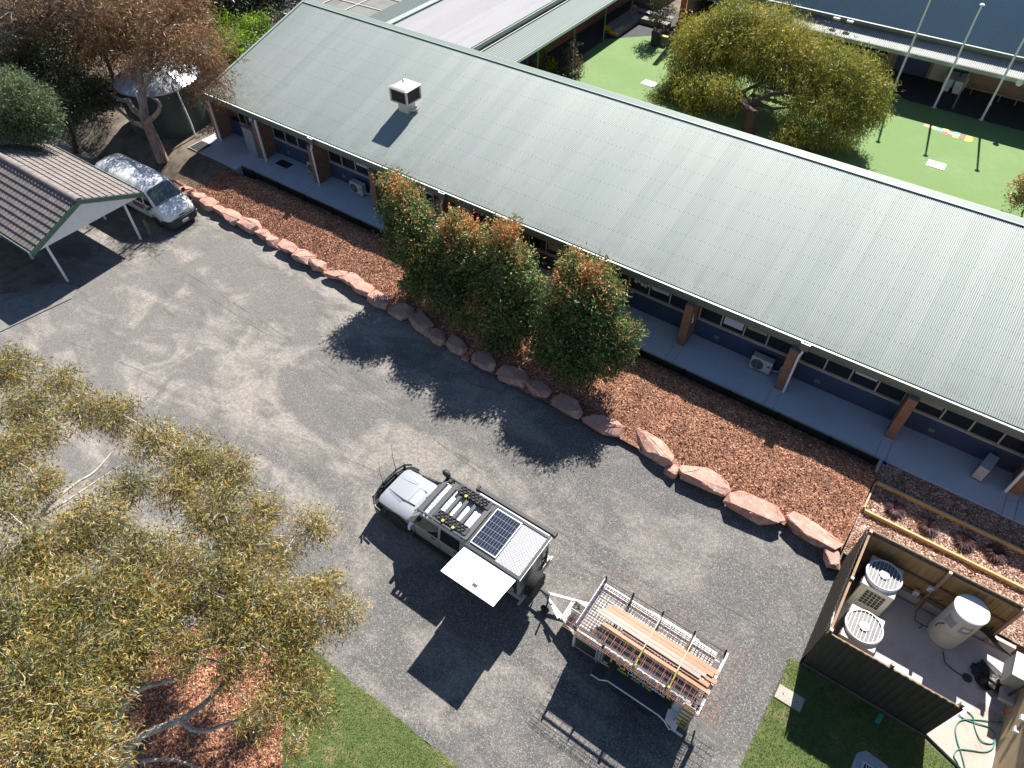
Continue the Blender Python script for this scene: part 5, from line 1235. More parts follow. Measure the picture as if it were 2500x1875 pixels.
obj('coil', mb, 'hose', t, smooth=60); mb = MB(); mb.tube([(8.5, 14.05, .5), (8.52, 14.05, .62), (8.61, 14.05, .66)], .02, 8); mb.tube([(8.49, 14.0, .48), (8.46, 14.06, .44)], .035, 8); obj('tap_fitting', mb, 'red', t)
# small ground covers
t = thing('pit_lid', 'pale rectangular concrete pit lid set in the grass by the drive', 'pit lid', (3.05, 10.93, 0))
mb = MB(); mb.box(2.62, 3.45, 10.68, 11.17, -.05, .045); obj('slab', mb, 'concrete_pale', t, bevel=.012); mb = MB(); mb.box(2.80, 2.84, 10.90, 10.95, .046, .049); mb.box(3.24, 3.28, 10.90, 10.95, .046, .049); obj('lifting_hole', mb, 'dark', t)
t = thing('drain_grate', 'steel grated drain in a concrete surround on the shaded lawn', 'drain', (5.7, 10.3, 0))
mb = MB(); mb.poly([(5.25, 10.55), (5.45, 10.78), (6.1, 10.72), (6.35, 10.3), (6.3, 9.6), (5.2, 9.6)], .03, .05); obj('surround', mb, 'concrete', t)
mb = MB(); mb.box(5.48, 6.1, 9.7, 10.42, .031, .034); obj('pit', mb, 'dark', t)
mb = MB()
for k in range(9): mb.box(5.5 + k * .072, 5.52 + k * .072, 9.7, 10.42, .036, .05)
mb.box(5.46, 6.12, 10.40, 10.44, .036, .052); mb.box(5.46, 5.49, 9.7, 10.4, .036, .052); obj('bars', mb, 'alu', t)
mb = MB(); mb.hexa([(5.42, 11.72, .03), (5.56, 11.72, .06), (5.60, 12.10, .10), (5.46, 12.05, .05), (5.42, 11.72, .04), (5.56, 11.72, .07), (5.60, 12.10, .11), (5.46, 12.05, .06)])
tag(obj('plastic_sheet', mb, 'green_scrap', origin=(5.5, 11.9, .03)), 'small green plastic scrap on the shaded grass by the dark fence', 'plastic scrap')

# terrace edging sleepers and their plants
def sleeper(label, p, q, h, w=.085):
    mb = MB(); mb.bar(p, q, w, h); o = obj('garden_sleeper', mb, 'timber', origin=p, bevel=.005); tag(o, label, 'timber edging', 'pine garden edging')
sleeper('pine edging sleeper between the purple plants and the veranda', (2.82, 20.0, .80), (12, 20.0, .80), .24)
sleeper('pine edging sleeper between the purple plants and the paling fence', (2.86, 18.6, .68), (12, 18.6, .68), .22)
sleeper('short pine end board joining the two garden edging sleepers', (2.80, 19.92, .79), (2.80, 18.68, .70), .22, .06)
mb = MB(); mb.box(2.62, 2.72, 20.2, 21.05, .3, .99); tag(obj('concrete_divider', mb, 'concrete_pale', origin=(2.67, 20.6, .3), bevel=.01), 'short concrete divider between red mulch and the terrace', 'garden edging')
def grass_tuft(label, x, y, z, first=None, hgt_=.62):
    t = thing('purple_grass', label, 'grass plant', (x, y, z), 'purple grass plants in the terrace')
    n = 420; a = rng.uniform(0, 2 * math.pi, n); D = np.stack([np.cos(a), np.sin(a), rng.uniform(.2, 1.6, n)], 1); P = np.tile([x, y, z], (n, 1)) + np.stack([np.cos(a), np.sin(a), a * 0], 1) * rng.uniform(0, .07, (n, 1))
    L_ = hgt_ * .62; U_ = unit(D); mid = P + U_ * L_ * .6; tip = mid + unit(U_ * np.array([1, 1, .25])) * L_ * .5; tip[:, 2] -= .07
    s_ = unit(np.cross(U_, np.array([0, 0, 1.0]))) * .010
    V_ = np.stack([P - s_, mid - s_, tip, mid + s_, P + s_], 1)
    me = fast_mesh('blades', V_, 5, 'leaf_purple', np.clip(.5 + .3 * rng.normal(size=n), 0, 1), faces=[[0, 1, 3, 4], [1, 2, 2, 3]] if False else [[0, 1, 2, 3, 4]]); leaf_obj('blades', me, t)
    for k in range(3): pass
for x, y, lab in ((3.73, 19.25, 'purple grass plant nearest the short end board'), (4.93, 19.18, 'second purple grass plant from the end board, drooping'), (6.12, 19.28, 'rounded purple grass plant, third from the end board'), (7.12, 19.42, 'purple grass plant closest to the right edge of the garden')):
    grass_tuft(lab, x, y, .72)
for x, y, lab in ((3.62, 20.52, 'tiny green seedling in the mulch near the concrete divider'), (5.99, 20.53, 'tiny green seedling in the mulch below the outdoor unit')):
    t = thing('seedling', lab, 'seedling', (x, y, .84), 'seedlings in the terrace'); n = 60
    P = np.tile([x, y, .86], (n, 1)) + rng.normal(size=(n, 3)) * .05; leaf_obj('leaves', leaves_mesh('leaves', P, rng.normal(size=(n, 3)) + [0, 0, .8], .09, .04, 'leaf_grey', .7 + .2 * rng.normal(size=n)), t)

# ---------------------------------------------------------------- on the veranda and the roof
def ac_unit(label, x, y, w=.92, d=.36, h=.74, rot=0.0, z=S):
    t = thing('air_conditioner', label, 'air conditioner', (0, 0, 0), 'air conditioner units on the veranda')
    mb = MB(); mb.box(-w / 2, w / 2, -d / 2, d / 2, .06, h); mb.box(-w / 2 + .1, -w / 2 + .18, -d / 2, d / 2, 0, .06); mb.box(w / 2 - .18, w / 2 - .1, -d / 2, d / 2, 0, .06); obj('case', mb, 'ac_body', t, bevel=.03)
    mb = MB(); mb.lathe((-w * .16, -d / 2 - .004, h * .53), [(.27, .002), (.27, -.008), (.25, -.01), (.01, -.004)], 'y', 30); fg = obj('fan_grille', mb, 'dark', t)
    mb = MB()
    for k in range(1, 6): r = .05 * k; mb.tube([(-w * .16 + r * math.cos(a * .3927), -d / 2 - .016, h * .53 + r * math.sin(a * .3927)) for a in range(17)], .005, 4, cap=False)
    mb.bar((-w * .16 - .26, -d / 2 - .018, h * .53), (-w * .16 + .26, -d / 2 - .018, h * .53), .01, .01); mb.bar((-w * .16, -d / 2 - .018, h * .53 - .26), (-w * .16, -d / 2 - .018, h * .53 + .26), .01, .01, up=(1, 0, 0)); obj('guard_ring', mb, 'grey_metal', fg)
    mb = MB(); mb.box(w * .30, w * .42, -d / 2 - .004, -d / 2, h * .60, h * .70); obj('emblem', mb, 'dark', t)
    mb = MB(); mb.tube([(w / 2, .05, .18), (w / 2 + .1, .08, .16), (w / 2 + .3, .16, .14), (w / 2 + .34, .2, .5)], .022, 7); obj('pipe', mb, 'pvc', t, smooth=50)
    mb = MB(); mb.box(-w / 2 - .04, w / 2 + .04, -d / 2 - .05, d / 2 + .05, -.0, .008); obj('pad', mb, 'concrete_pale', t)
    t.location = (x, y, z); t.rotation_euler = (0, 0, rot); return t
ac = ac_unit('weathered outdoor air conditioner with large fan below the paper covered windows', -3.00, 22.98)
dup(ac, (-26.55, 22.95, S), 0, 'grey outdoor air conditioner in front of the paper sheets beside a pier')
dup(ac, (-29.95, 23.0, S), 0, 'pale outdoor air conditioner half hidden behind a pier with downpipe')
dup(ac, (5.95, 22.65, S), R(78), 'tall outdoor air conditioner turned side on near the right edge')
t = thing('utility_cupboard', 'tall blue grey metal cupboard leaning by the second pier', 'cupboard', (-34.5, 22.5, S))
mb = MB(); mb.box(-34.85, -34.05, 22.25, 22.62, S, S + 1.75); obj('carcass', mb, M("slate_steel", (.24, .28, .31), .5), t, bevel=.01); mb = MB(); mb.box(-34.86, -34.83, 22.24, 22.60, S + .05, S + 1.78); obj('side_panel', mb, 'grey_metal', t)
for lab, px, py, w, d in (('dark drain mat in the veranda floor by the third pier', 694, 401, 1.0, .55), ('dark drain mat at the far end of the veranda path', 489.5, 357.6, .95, .95)):
    x, y, z = at(px, py, S); t = thing('drain_mat', lab, 'drain mat', (x, y, S), 'drain mats in the veranda')
    mb = MB(); mb.box(x - w / 2, x + w / 2, y - d / 2, y + d / 2, S + .001, S + .02); obj('mat', mb, 'dark', t); mb = MB(); e = .03
    for a_, b_, c_, d_ in ((-w / 2 - e, w / 2 + e, -d / 2 - e, -d / 2), (-w / 2 - e, w / 2 + e, d / 2, d / 2 + e), (-w / 2 - e, -w / 2, -d / 2, d / 2), (w / 2, w / 2 + e, -d / 2, d / 2)): mb.box(x + a_, x + b_, y + c_, y + d_, S + .001, S + .024)
    obj('rim', mb, 'concrete_pale' if w < 1 else 'grey_metal', t)
x0, y0 = -25.35, 26.35; zr_ = roofz(26.3)
t = thing('evaporative_cooler', 'faded cream evaporative cooler box standing on the corrugated roof', 'evaporative cooler', (x0, y0, zr_))
hw = .60
mb = MB(); mb.box(x0 - .33, x0 + .33, y0 - .33, y0 + .33, zr_ - .3, zr_ + .42); obj('duct', mb, 'cooler', t, bevel=.02)
mb = MB(); zb = zr_ + .42; mb.loft([[(x0 + sx * k, y0 + sy * k, z) for sx, sy in ((-1, -1), (1, -1), (1, 1), (-1, 1))] for k, z in ((hw * .78, zb), (hw, zb + .10), (hw, zb + .16))]); obj('tray', mb, 'cooler', t, bevel=.02)
for sx in (-1, 1):
    for sy in (-1, 1): mb = MB(); mb.box(x0 + sx * (hw - .05) - .05, x0 + sx * (hw - .05) + .05, y0 + sy * (hw - .05) - .05, y0 + sy * (hw - .05) + .05, zb + .16, zb + .80); obj('corner_post', mb, 'cooler', t, bevel=.02)
mb = MB(); mb.box(x0 - hw + .06, x0 + hw - .06, y0 - hw + .06, y0 + hw - .06, zb + .16, zb + .78); obj('filter_pad', mb, M("filter_pad", (.04, .03, .028), .9, bump=(30, .5, .01)), t)
mb = MB(); mb.loft([[(x0 + a * k, y0 + b * k, z) for a, b in ((-1, -.9), (-.9, -1), (.9, -1), (1, -.9), (1, .9), (.9, 1), (-.9, 1), (-1, .9))] for k, z in ((hw + .02, zb + .79), (hw + .03, zb + .84), (hw * .9, zb + .90), (.05, zb + 1.04))]); obj('lid', mb, M("faded_lid", (.72, .64, .58), .55, var=[(2, (.62, .53, .47), .5, .72)]), t)
mb = MB(); mb.lathe((x0, y0, zb + 1.03), [(.04, 0), (.04, .03), (.01, .035)], 'z', 10); obj('lid_cap', mb, 'grey_metal', t)
mb = MB(); mb.hexa([(x0 + .45, y0 - .2, zr_ + .05), (x0 + .75, y0 - .05, zr_ + .10), (x0 + .75, y0 + .15, zr_ + .16), (x0 + .45, y0 + .1, zr_ + .14), (x0 + .45, y0 - .2, zr_ + .14), (x0 + .75, y0 - .05, zr_ + .2), (x0 + .75, y0 + .15, zr_ + .25), (x0 + .45, y0 + .1, zr_ + .23)]); obj('flashing', mb, 'cooler', t)

# ---------------------------------------------------------------- carport
C = thing('carport', 'small open carport with grey tiled gable roof and white posts', 'carport', (-38, 11.7, 0))
CX0, CX1, RYc, ZR, ZE, HWc = -42.6, -33.9, 11.78, 3.72, 2.52, 3.0
def tiles(sign):
    mbx = MB(); course = .33; L = math.hypot(HWc, ZR - ZE); k = int(L / course); n = int((CX1 - CX0) / .30 * 8)
    for i in range(k):
        d0, d1 = L - (i + 1) * L / k, L - i * L / k            # distance down from the ridge
        rows_ = []
        for d, lift in ((d1 + .03, .075), (d1 + .03, .05), (d0, .022)):
            f = d / L; y = RYc + sign * HWc * f; z = ZR + (ZE - ZR) * f; row = []
            for j in range(n + 1):
                x = CX0 + (CX1 - CX0) * j / n; ph = (j % 8) / 8.0; w_ = .038 * max(0, math.cos(2 * math.pi * ph)) + .012 * math.cos(4 * math.pi * ph)
                row.append((x, y, z + lift * (1 if lift < .06 else 1) + w_ - (.0 if lift > .06 else .025 if lift > .03 else 0)))
            rows_.append(row)
        mbx.loft(rows_, caps=False)
    return mbx
obj('roof', tiles(-1), 'tile', C, smooth=30, label='near slope of grey roof tiles'); obj('roof', tiles(1), 'tile', C, smooth=30, label='far slope of grey roof tiles')
for j in range(19):
    x = CX0 + .02 + j * .458; mb = MB(); rows_ = []
    for xx, e in ((x, .0), (x + .06, .012), (x + .44, .0), (x + .475, .010)):
        rows_.append([(xx, RYc + (.17 + e) * math.cos(a), ZR + .02 + (.115 + e) * math.sin(a)) for a in [math.pi * q / 8 for q in range(9)]])
    mb.loft(rows_); 
    if j == 0: rc = mb
    else: rc.add(mb.v, mb.f)
obj('ridge_tiles', rc, 'tile', C, smooth=40)
for s in (-1, 1):
    for x in (CX1, CX0 - .03): mb = MB(); mb.hexa([(x, RYc, ZR - .20), (x + .035, RYc, ZR - .20), (x + .035, RYc + s * (HWc + .05), ZE - .22), (x, RYc + s * (HWc + .05), ZE - .22), (x, RYc, ZR + .04), (x + .035, RYc, ZR + .04), (x + .035, RYc + s * (HWc + .05), ZE + .02), (x, RYc + s * (HWc + .05), ZE + .02)]); obj('barge_board', mb, 'green_paint', C)
for s in (-1, 1): mb = MB(); mb.prism_x([(RYc + s * (HWc + .02), ZE - .10), (RYc + s * (HWc + .12), ZE - .10), (RYc + s * (HWc + .13), ZE + .02), (RYc + s * (HWc + .11), ZE + .02), (RYc + s * (HWc + .10), ZE - .07), (RYc + s * (HWc + .02), ZE - .07)], CX0, CX1 - .0); obj('gutter', mb, 'trim_pale', C)
mb = MB(); mb.add([(CX1 - .06, RYc - HWc * .93, ZE - .12), (CX1 - .06, RYc + HWc * .93, ZE - .12), (CX1 - .06, RYc, ZR - .10), (CX1 - .03, RYc - HWc * .93, ZE - .12), (CX1 - .03, RYc + HWc * .93, ZE - .12), (CX1 - .03, RYc, ZR - .10)], [(0, 1, 2), (5, 4, 3), (0, 3, 4, 1), (1, 4, 5, 2), (2, 5, 3, 0)]); obj('gable', mb, 'white', C)
mb = MB()
for s in (-1, 1): mb.hexa([(CX0, RYc, ZR - .10), (CX1 - .07, RYc, ZR - .10), (CX1 - .07, RYc + s * HWc, ZE - .10), (CX0, RYc + s * HWc, ZE - .10), (CX0, RYc, ZR - .08), (CX1 - .07, RYc, ZR - .08), (CX1 - .07, RYc + s * HWc, ZE - .08), (CX0, RYc + s * HWc, ZE - .08)])
obj('lining', mb, 'timber_grey', C)
for y in (9.55, 13.85):
    for x in (-34.3, -37.5, -40.7): mb = MB(); mb.box(x - .05, x + .05, y - .05, y + .05, -.05, ZE - .02); obj('post', mb, 'white', C, bevel=.004)
    mb = MB(); mb.box(CX0 + .1, CX1 - .07, y - .05, y + .05, ZE - .0, ZE + .12); obj('beam', mb, 'timber_grey', C)
mb = MB(); mb.box(-34.02, -33.92, 14.25, 14.35, -.05, 1.15); tag(obj('bollard', mb, 'timber_grey', origin=(-33.97, 14.3, 0)), 'short grey timber bollard beside the van', 'bollard')

# ---------------------------------------------------------------- water tank
tx, ty, tr, th = -42.2, 22.3, 2.45, 2.75
t = thing('water_tank', 'round dark green steel water tank with pale domed roof', 'water tank', (tx, ty, .85))
mb = MB(); nn = 64; prof = [(tr + .012 * math.cos(i * math.pi), i * .0625) for i in range(int(th / .0625) + 1)]
mb.lathe((tx, ty, .85), prof, 'z', nn); obj('wall', mb, 'tank', t, smooth=50)
mb = MB(); rows_ = []; k = 12
for i, (r, h) in enumerate(((tr + .08, th - .02), (tr + .08, th + .06), (tr * .92, th + .22), (tr * .6, th + .62), (tr * .25, th + .86), (.12, th + .92))):
    rows_.append([(tx + r * math.cos(2 * math.pi * j / 48), ty + r * math.sin(2 * math.pi * j / 48), .85 + h + (.035 if (j % 4 == 0 and i > 0) else 0)) for j in range(48)])
mb.loft(rows_, close=True); obj('roof', mb, 'tank_roof', t)
for a in (-62, -10):
    ca, sa = math.cos(R(a)), math.sin(R(a)); mb = MB(); mb.tube([(tx + (tr - .4) * ca, ty + (tr - .4) * sa, .85 + th + .30), (tx + (tr + .1) * ca, ty + (tr + .1) * sa, .85 + th + .22), (tx + (tr + .16) * ca, ty + (tr + .16) * sa, .85 + th - .5), (tx + (tr + .45) * ca, ty + (tr + .45) * sa, .85 + .9), (tx + (tr + .42) * ca, ty + (tr + .42) * sa, .75)], .055, 8); obj('overflow_pipe', mb, 'pvc', t, smooth=40)
# ---------------------------------------------------------------- courtyard and the buildings round it
def corr_y(mbx, y0, y1, xa, za, xb, zb, pitch=.11, amp=.012, per=5):
    nn = int((y1 - y0) / pitch * per); ys = [y0 + (y1 - y0) * i / nn for i in range(nn + 1)]; o = len(mbx.v)
    for x, z in ((xa, za), (xb, zb)):
        for yy in ys: mbx.v.append((x, yy, z + amp * math.cos(2 * math.pi * yy / pitch)))
    for i in range(nn): mbx.f.append((o + i, o + i + 1, o + nn + 2 + i, o + nn + 1 + i)); mbx.m.append(0)
    return mbx
Wg = thing('classroom_wing', 'classroom wing with pale zinc gable roof behind the long building', 'building', (-31, 45, S))
obj('roof', corr_y(MB(), 31.65, 66, -31.6, 6.0, -27.45, 4.66), 'roof_white', Wg, smooth=60, label='pale zinc slope facing the courtyard')
obj('roof', corr_y(MB(), 31.65, 66, -36.4, 4.45, -31.6, 6.0), 'roof_dull', Wg, smooth=60, label='dull green far slope')
mb = MB(); mb.bar((-31.6, 31.65, 6.02), (-31.6, 66, 6.02), .42, .06); obj('ridge_cap', mb, 'trim_pale', Wg)
mb = MB(); mb.box(-27.46, -27.3, 31.65, 66, 4.42, 4.62); obj('gutter', mb, 'green_paint', Wg)
mb = MB(); mb.box(-27.30, -27.27, 31.65, 66, 4.42, 4.66); obj('gutter_lip', mb, 'trim_pale', Wg)
mb = MB(); mb.prism_y([(-36.2, S), (-27.9, S), (-27.9, 4.4), (-31.6, 5.8), (-36.2, 4.3)], 31.7, 66); obj('wall', mb, 'brick_red', Wg)
K = thing('covered_walkway', 'narrow covered walkway roof on slim posts beside the classroom wing', 'walkway', (-26.3, 45, S))
obj('roof', corr_y(MB(), 31.65, 66, -27.25, 4.22, -25.4, 3.72, pitch=.19, amp=.014), 'roof_dull', K, smooth=60)
mb = MB(); mb.box(-25.42, -25.30, 31.65, 66, 3.54, 3.70); obj('gutter', mb, 'green_paint', K); mb = MB(); mb.box(-25.30, -25.275, 31.65, 66, 3.54, 3.74); obj('gutter_lip', mb, 'gutter_white', K)
mb = MB(); mb.bar((-27.22, 31.65, 4.27), (-27.22, 66, 4.27), .10, .03); obj('flashing', mb, 'gutter_white', K)
for y in (39.4, 44.0, 48.4, 52.6, 57): mb = MB(); mb.cyl((-25.5, y, S), (-25.5, y, 3.6), .05, n=10); obj('post', mb, 'green_paint', K)
mb = MB(); mb.box(-27.88, -27.86, 40.6, 41.5, S + .02, S + 2.1); mb.box(-27.88, -27.86, 42.0, 42.9, S + .02, S + 2.1); obj('blue_door', mb, M("royal_blue_paint", (.02, .09, .36), .5), Wg)
t = thing('mesh_canopy', 'grey translucent sheeted canopy beyond the classroom wing', 'canopy', (-40, 45, S))
mb = MB(); mb.hexa([(-44, 33, 3.9), (-36.7, 33, 4.1), (-36.7, 66, 4.1), (-44, 66, 3.9), (-44, 33, 3.93), (-36.7, 33, 4.13), (-36.7, 66, 4.13), (-44, 66, 3.93)]); obj('sheet', mb, M("weathered_sheet", (.17, .165, .16), .7, var=[(1.2, (.11, .11, .105), .45, .7)]), t)
mb = MB()
for y in range(33, 66, 2): mb.bar((-44, y, 3.96), (-36.7, y, 4.16), .06, .05)
for x in (-43.9, -41.5, -39.2, -36.75): mb.bar((x, 33, 3.97 + (x + 44) * .027), (x, 66, 3.97 + (x + 44) * .027), .07, .06)
obj('frame', mb, 'cream', t)
for y in (34, 42, 50, 58): mb = MB(); mb.box(-43.9, -43.8, y, y + .1, S, 3.9); obj('post', mb, 'grey_metal', t)

Hh = thing('school_hall', 'school hall with dark blue green roof and pale awning across the courtyard', 'building', (-4, 56, S))
hx0, hx1 = -17.5, 20
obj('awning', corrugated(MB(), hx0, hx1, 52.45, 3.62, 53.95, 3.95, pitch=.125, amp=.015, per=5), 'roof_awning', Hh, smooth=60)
mb = MB(); mb.box(hx0, hx1, 52.34, 52.46, 3.40, 3.60); obj('awning_gutter', mb, 'green_paint', Hh); mb = MB(); mb.box(hx0, hx1, 52.32, 52.34, 3.40, 3.64); obj('gutter_lip', mb, 'trim_pale', Hh)
mb = MB(); mb.box(hx0, hx1, 53.95, 54.05, 3.7, 4.25); obj('upper_wall', mb, 'trim', Hh)
mb = MB(); mb.box(hx0, hx1, 53.70, 53.88, 4.14, 4.34); obj('gutter', mb, 'trim', Hh)
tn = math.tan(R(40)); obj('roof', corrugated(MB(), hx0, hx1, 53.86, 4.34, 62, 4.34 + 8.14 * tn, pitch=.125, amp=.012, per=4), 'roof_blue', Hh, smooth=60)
mb = MB(); mb.prism_x([(56.2, S - .2), (62, S - .2), (62, 10.8), (54.2, 4.2), (54.2, 3.9), (56.2, 3.9)], hx0, hx1); obj('wall', mb, 'brick_tan', Hh)
mb = MB(); mb.box(-6.3, -4.1, 56.16, 56.198, S, S + 2.3); obj('blue_door', mb, M("slate_blue_paint", (.07, .10, .22), .6), Hh)
mb = MB(); mb.box(-3.9, -2.9, 56.15, 56.198, S, S + 2.1); obj('cream_door', mb, 'cream', Hh); mb = MB(); mb.box(-2.8, -1.6, 56.16, 56.198, S, S + 2.3); obj('grey_door', mb, M("dusk_blue_paint", (.06, .08, .15), .6), Hh)
for x in (-15.5, -11, -6.25, -1.5, 3.2, 8): mb = MB(); mb.box(x - .05, x + .05, 52.5, 52.6, S, 3.5); obj('post', mb, 'green_paint', Hh)
mb = MB(); mb.box(-13.5, -7, 56.12, 56.19, S + .9, S + 2.0); obj('window', mb, 'glass', Hh)
for i, px in enumerate((2045, 2078)):
    x, y, z = atY(px, 40 + 7 * i, 53.5); t = thing('flood_light', 'white flood light on the hall roof edge, ' + ('left' if i == 0 else 'right') + ' of the pair', 'flood light', (x, 53.5, 4.5), 'flood lights on the hall')
    mb = MB(); mb.box(x - .22, x + .22, 53.35, 53.5, 4.20, 4.32); mb.box(x - .04, x + .04, 53.5, 53.72, 4.22, 4.26); obj('lamp_head', mb, 'white', t, bevel=.02)
for px, py, lab in ((1972, 76, 'white horn loudspeaker under the awning above the tree'), (2490, 200, 'white horn loudspeaker under the awning at the right edge')):
    x, y, z = atY(px, py, 52.2); t = thing('horn_speaker', lab, 'loudspeaker', (x, y, z), 'horn loudspeakers on the awning')
    mb = MB(); mb.lathe((x, y - .2, z), [(.19, 0), (.17, .04), (.09, .18), (.06, .30), (.06, .38)], 'y', 20); obj('horn', mb, 'white', t, smooth=40); mb = MB(); mb.bar((x, y + .1, z), (x, y + .12, z + .2), .04, .04); obj('bracket', mb, 'grey_metal', t)
Pn = thing('link_building', 'low building with pale flat roof and green fascia behind the courtyard tree', 'building', (-19, 56, S))
mb = MB(); mb.box(-23, -18.0, 53.6, 64, 3.9, 4.0); obj('roof', mb, 'roof_awning', Pn); mb = MB(); mb.box(-23, -18.0, 53.52, 53.6, 3.5, 4.02); obj('fascia', mb, 'green_paint', Pn); mb = MB(); mb.box(-23, -18.1, 57.5, 64, S, 3.88); obj('wall', mb, 'brick_tan', Pn)
mb = MB()
for i in range(3): mb.box(-22 + i * 1.4, -20.9 + i * 1.4, 57.42, 57.49, S + 1.0, S + 2.1)
obj('window', mb, 'cream', Pn)
mb = MB(); mb.box(-21.55, -21.2, 52.6, 52.95, S, 6.2); mb.box(-21.5, -21.25, 52.95, 56, 5.9, 6.15)
tag(obj('red_column', mb, 'red', origin=(-21.4, 52.8, S), bevel=.02), 'tall red painted column beside the planter in the courtyard', 'column')

def flagpole(label, x, y):
    t = thing('flagpole', label, 'flagpole', (x, y, S), 'flagpoles in the courtyard')
    mb = MB(); mb.tube([(x, y, S), (x, y, S + 3.2), (x, y, S + 6.25)], [.075, .07, .055], 12); obj('pole', mb, 'flag_white', t, smooth=40)
    mb = MB(); mb.lathe((x, y, S + 6.24), [(.03, 0), (.13, .03), (.15, .07), (.10, .12), (.01, .14)], 'z', 16); obj('cap', mb, 'flag_white', t, smooth=40)
    mb = MB(); mb.lathe((x, y, S), [(.16, 0.006), (.18, .02), (.16, .035), (.07, .02)], 'z', 20); obj('base_ring', mb, 'alu', t, smooth=40)
    mb = MB(); mb.tube([(x + .06, y - .04, S + .9), (x + .055, y - .04, S + 6.2)], .006, 4); mb.box(x + .05, x + .11, y - .05, y - .03, S + 1.0, S + 1.14); obj('halyard', mb, 'grey_metal', t)
    return t
fp = flagpole('white flagpole nearest the tree, left of the three', -5.32, 52.0)
dup(fp, (-2.53, 52.0, S), label='white flagpole in the middle of the three'); dup(fp, (.36, 52.0, S), label='white flagpole at the right edge of the three')

hop = thing('hopscotch', 'colourful numbered hopscotch squares printed on the green turf', 'hopscotch', (-.9, 49.1, S + .008))
a0 = -2.50; q = .345
hc = {'salmon': (.70, .33, .24), 'lemon': (.74, .62, .17), 'sky': (.17, .52, .68), 'cherry': (.62, .09, .13), 'pink': (.72, .30, .30), 'gold': (.74, .54, .06)}
cells = [('1', 0, 0, 'salmon', 1.25), ('2', 1.25, 0, 'lemon', 1), ('3', 2.25, 0, 'sky', 1), ('4', 3.25, .5, 'lemon', 1), ('5', 3.25, -.5, 'cherry', 1), ('6', 4.25, 0, 'pink', 1), ('7', 5.25, .5, 'sky', 1), ('8', 5.25, -.5, 'gold', 1), ('9', 6.3, 0, 'cherry', 1)]
for tx_, u, v, cn_, w_ in cells:
    mb = MB(); x = a0 + u * q; y = 49.22 + v * q * 1.1 - .045 * u * q * 2; mb.box(x + .004, x + w_ * q - .004, y - q * .55 + .004, y + q * .55 - .004, S + .006, S + .010)
    o = obj('square', mb, M("turf_" + cn_, hc[cn_], .8) if "turf_" + cn_ not in bpy.data.materials else bpy.data.materials["turf_" + cn_], hop); lettering(tx_, .26, 'dark' if tx_ in '238' else 'maroon', o, (x + w_ * q * .5, y, S + .012), (0, 0, R(-90)), 'lettering', align='CENTER', extrude=.001)
mb = MB(); x = a0 + 7.3 * q; y = 48.99; pts = [(x, y - .38), (x + .24, y - .38)] + [(x + .24 + .2 * math.cos(a), y + .38 * math.sin(a)) for a in [R(-80 + 16 * k) for k in range(11)]] + [(x, y + .38)]
mb.poly(pts, S + .010, .004); o = obj('square', mb, bpy.data.materials["turf_gold"], hop); lettering('10', .27, 'maroon', o, (x + .2, y, S + .012), (0, 0, R(-90)), 'lettering', align='CENTER', extrude=.001)
for (px, py, lab) in ((1585, 204, 'white grated drain in the turf left of the courtyard tree'), (2285, 403, 'white grated drain in the sunny turf near the flagpole shadows')):
    x, y, z = at(px, py, S); t = thing('turf_drain', lab, 'drain', (x, y, S), 'drains in the turf')
    mb = MB(); mb.box(x - .5, x + .5, y - .38, y + .38, S + .005, S + .012); obj('pit', mb, 'dark', t); mb = MB()
    for k in range(7): mb.box(x - .48 + k * .15, x - .40 + k * .15, y - .38, y + .38, S + .014, S + .03)
    for k in range(4): mb.box(x - .5, x + .5, y - .38 + k * .235, y - .34 + k * .235, S + .015, S + .031)
    obj('grate', mb, 'white', t)
# timber seats and planter
t = thing('tiered_seat', 'L shaped grey timber tiered seat with yellow ends in the courtyard corner', 'seat', (-25.2, 51.5, S))
mb = MB()
for k in range(3): mb.box(-26.25 + .0, -25.72, 49.9 + .0, 54.6, S + .50 + .001 * k, S + .55 + .001 * k) if k == 0 else None
mb.box(-25.70, -25.0, 49.75, 54.0, S + .30, S + .36); mb.box(-26.25, -25.75, 49.95, 54.4, S, S + .499); mb.box(-25.68, -25.05, 49.8, 53.9, S, S + .299); mb.box(-25.0, -22.6, 53.2, 54.0, S + .30, S + .36); mb.box(-25.0, -22.6, 53.25, 53.95, S, S + .299); mb.box(-25.7, -22.6, 54.01, 54.5, S + .50, S + .55)
obj('timber_tier', mb, M("sleeper_grey", (.24, .22, .20), .85, var=[(3, (.17, .155, .14), .45, .7)], stretch=(4, .6, 4)), t)
mb = MB(); mb.box(-26.26, -25.71, 49.84, 49.94, S + .28, S + .56); mb.box(-25.71, -25.0, 49.66, 49.74, S + .22, S + .37); mb.box(-26.3, -26.0, 54.42, 54.5, S + .3, S + .7); obj('end_board', mb, 'yellow_paint', t)
mb = MB(); mb.box(-25.42, -25.06, 49.8, 51.0, S + .362, S + .38); obj('pale_slat', mb, 'concrete_pale', t)
t = thing('planter_box', 'square timber planter with yellow corners holding a red tipped shrub', 'planter', (-21.95, 51.2, S))
mb = MB()
for (a, b, c, d) in ((-22.6, -21.3, 50.55, 50.75), (-22.6, -21.3, 51.65, 51.85), (-22.6, -22.4, 50.75, 51.65), (-21.5, -21.3, 50.75, 51.65)): mb.box(a, b, c, d, S, S + .55)
obj('wall', mb, bpy.data.materials['sleeper_grey'], t); mb = MB(); mb.box(-22.62, -22.05, 50.53, 50.77, S + .555, S + .62); mb.box(-21.8, -21.28, 50.53, 50.77, S + .555, S + .62); mb.box(-22.62, -22.38, 50.78, 51.3, S + .555, S + .62); obj('corner_board', mb, 'yellow_paint', t)
mb = MB(); mb.box(-22.4, -21.5, 50.75, 51.65, S + .3, S + .48); obj('soil', mb, 'dirt', t)
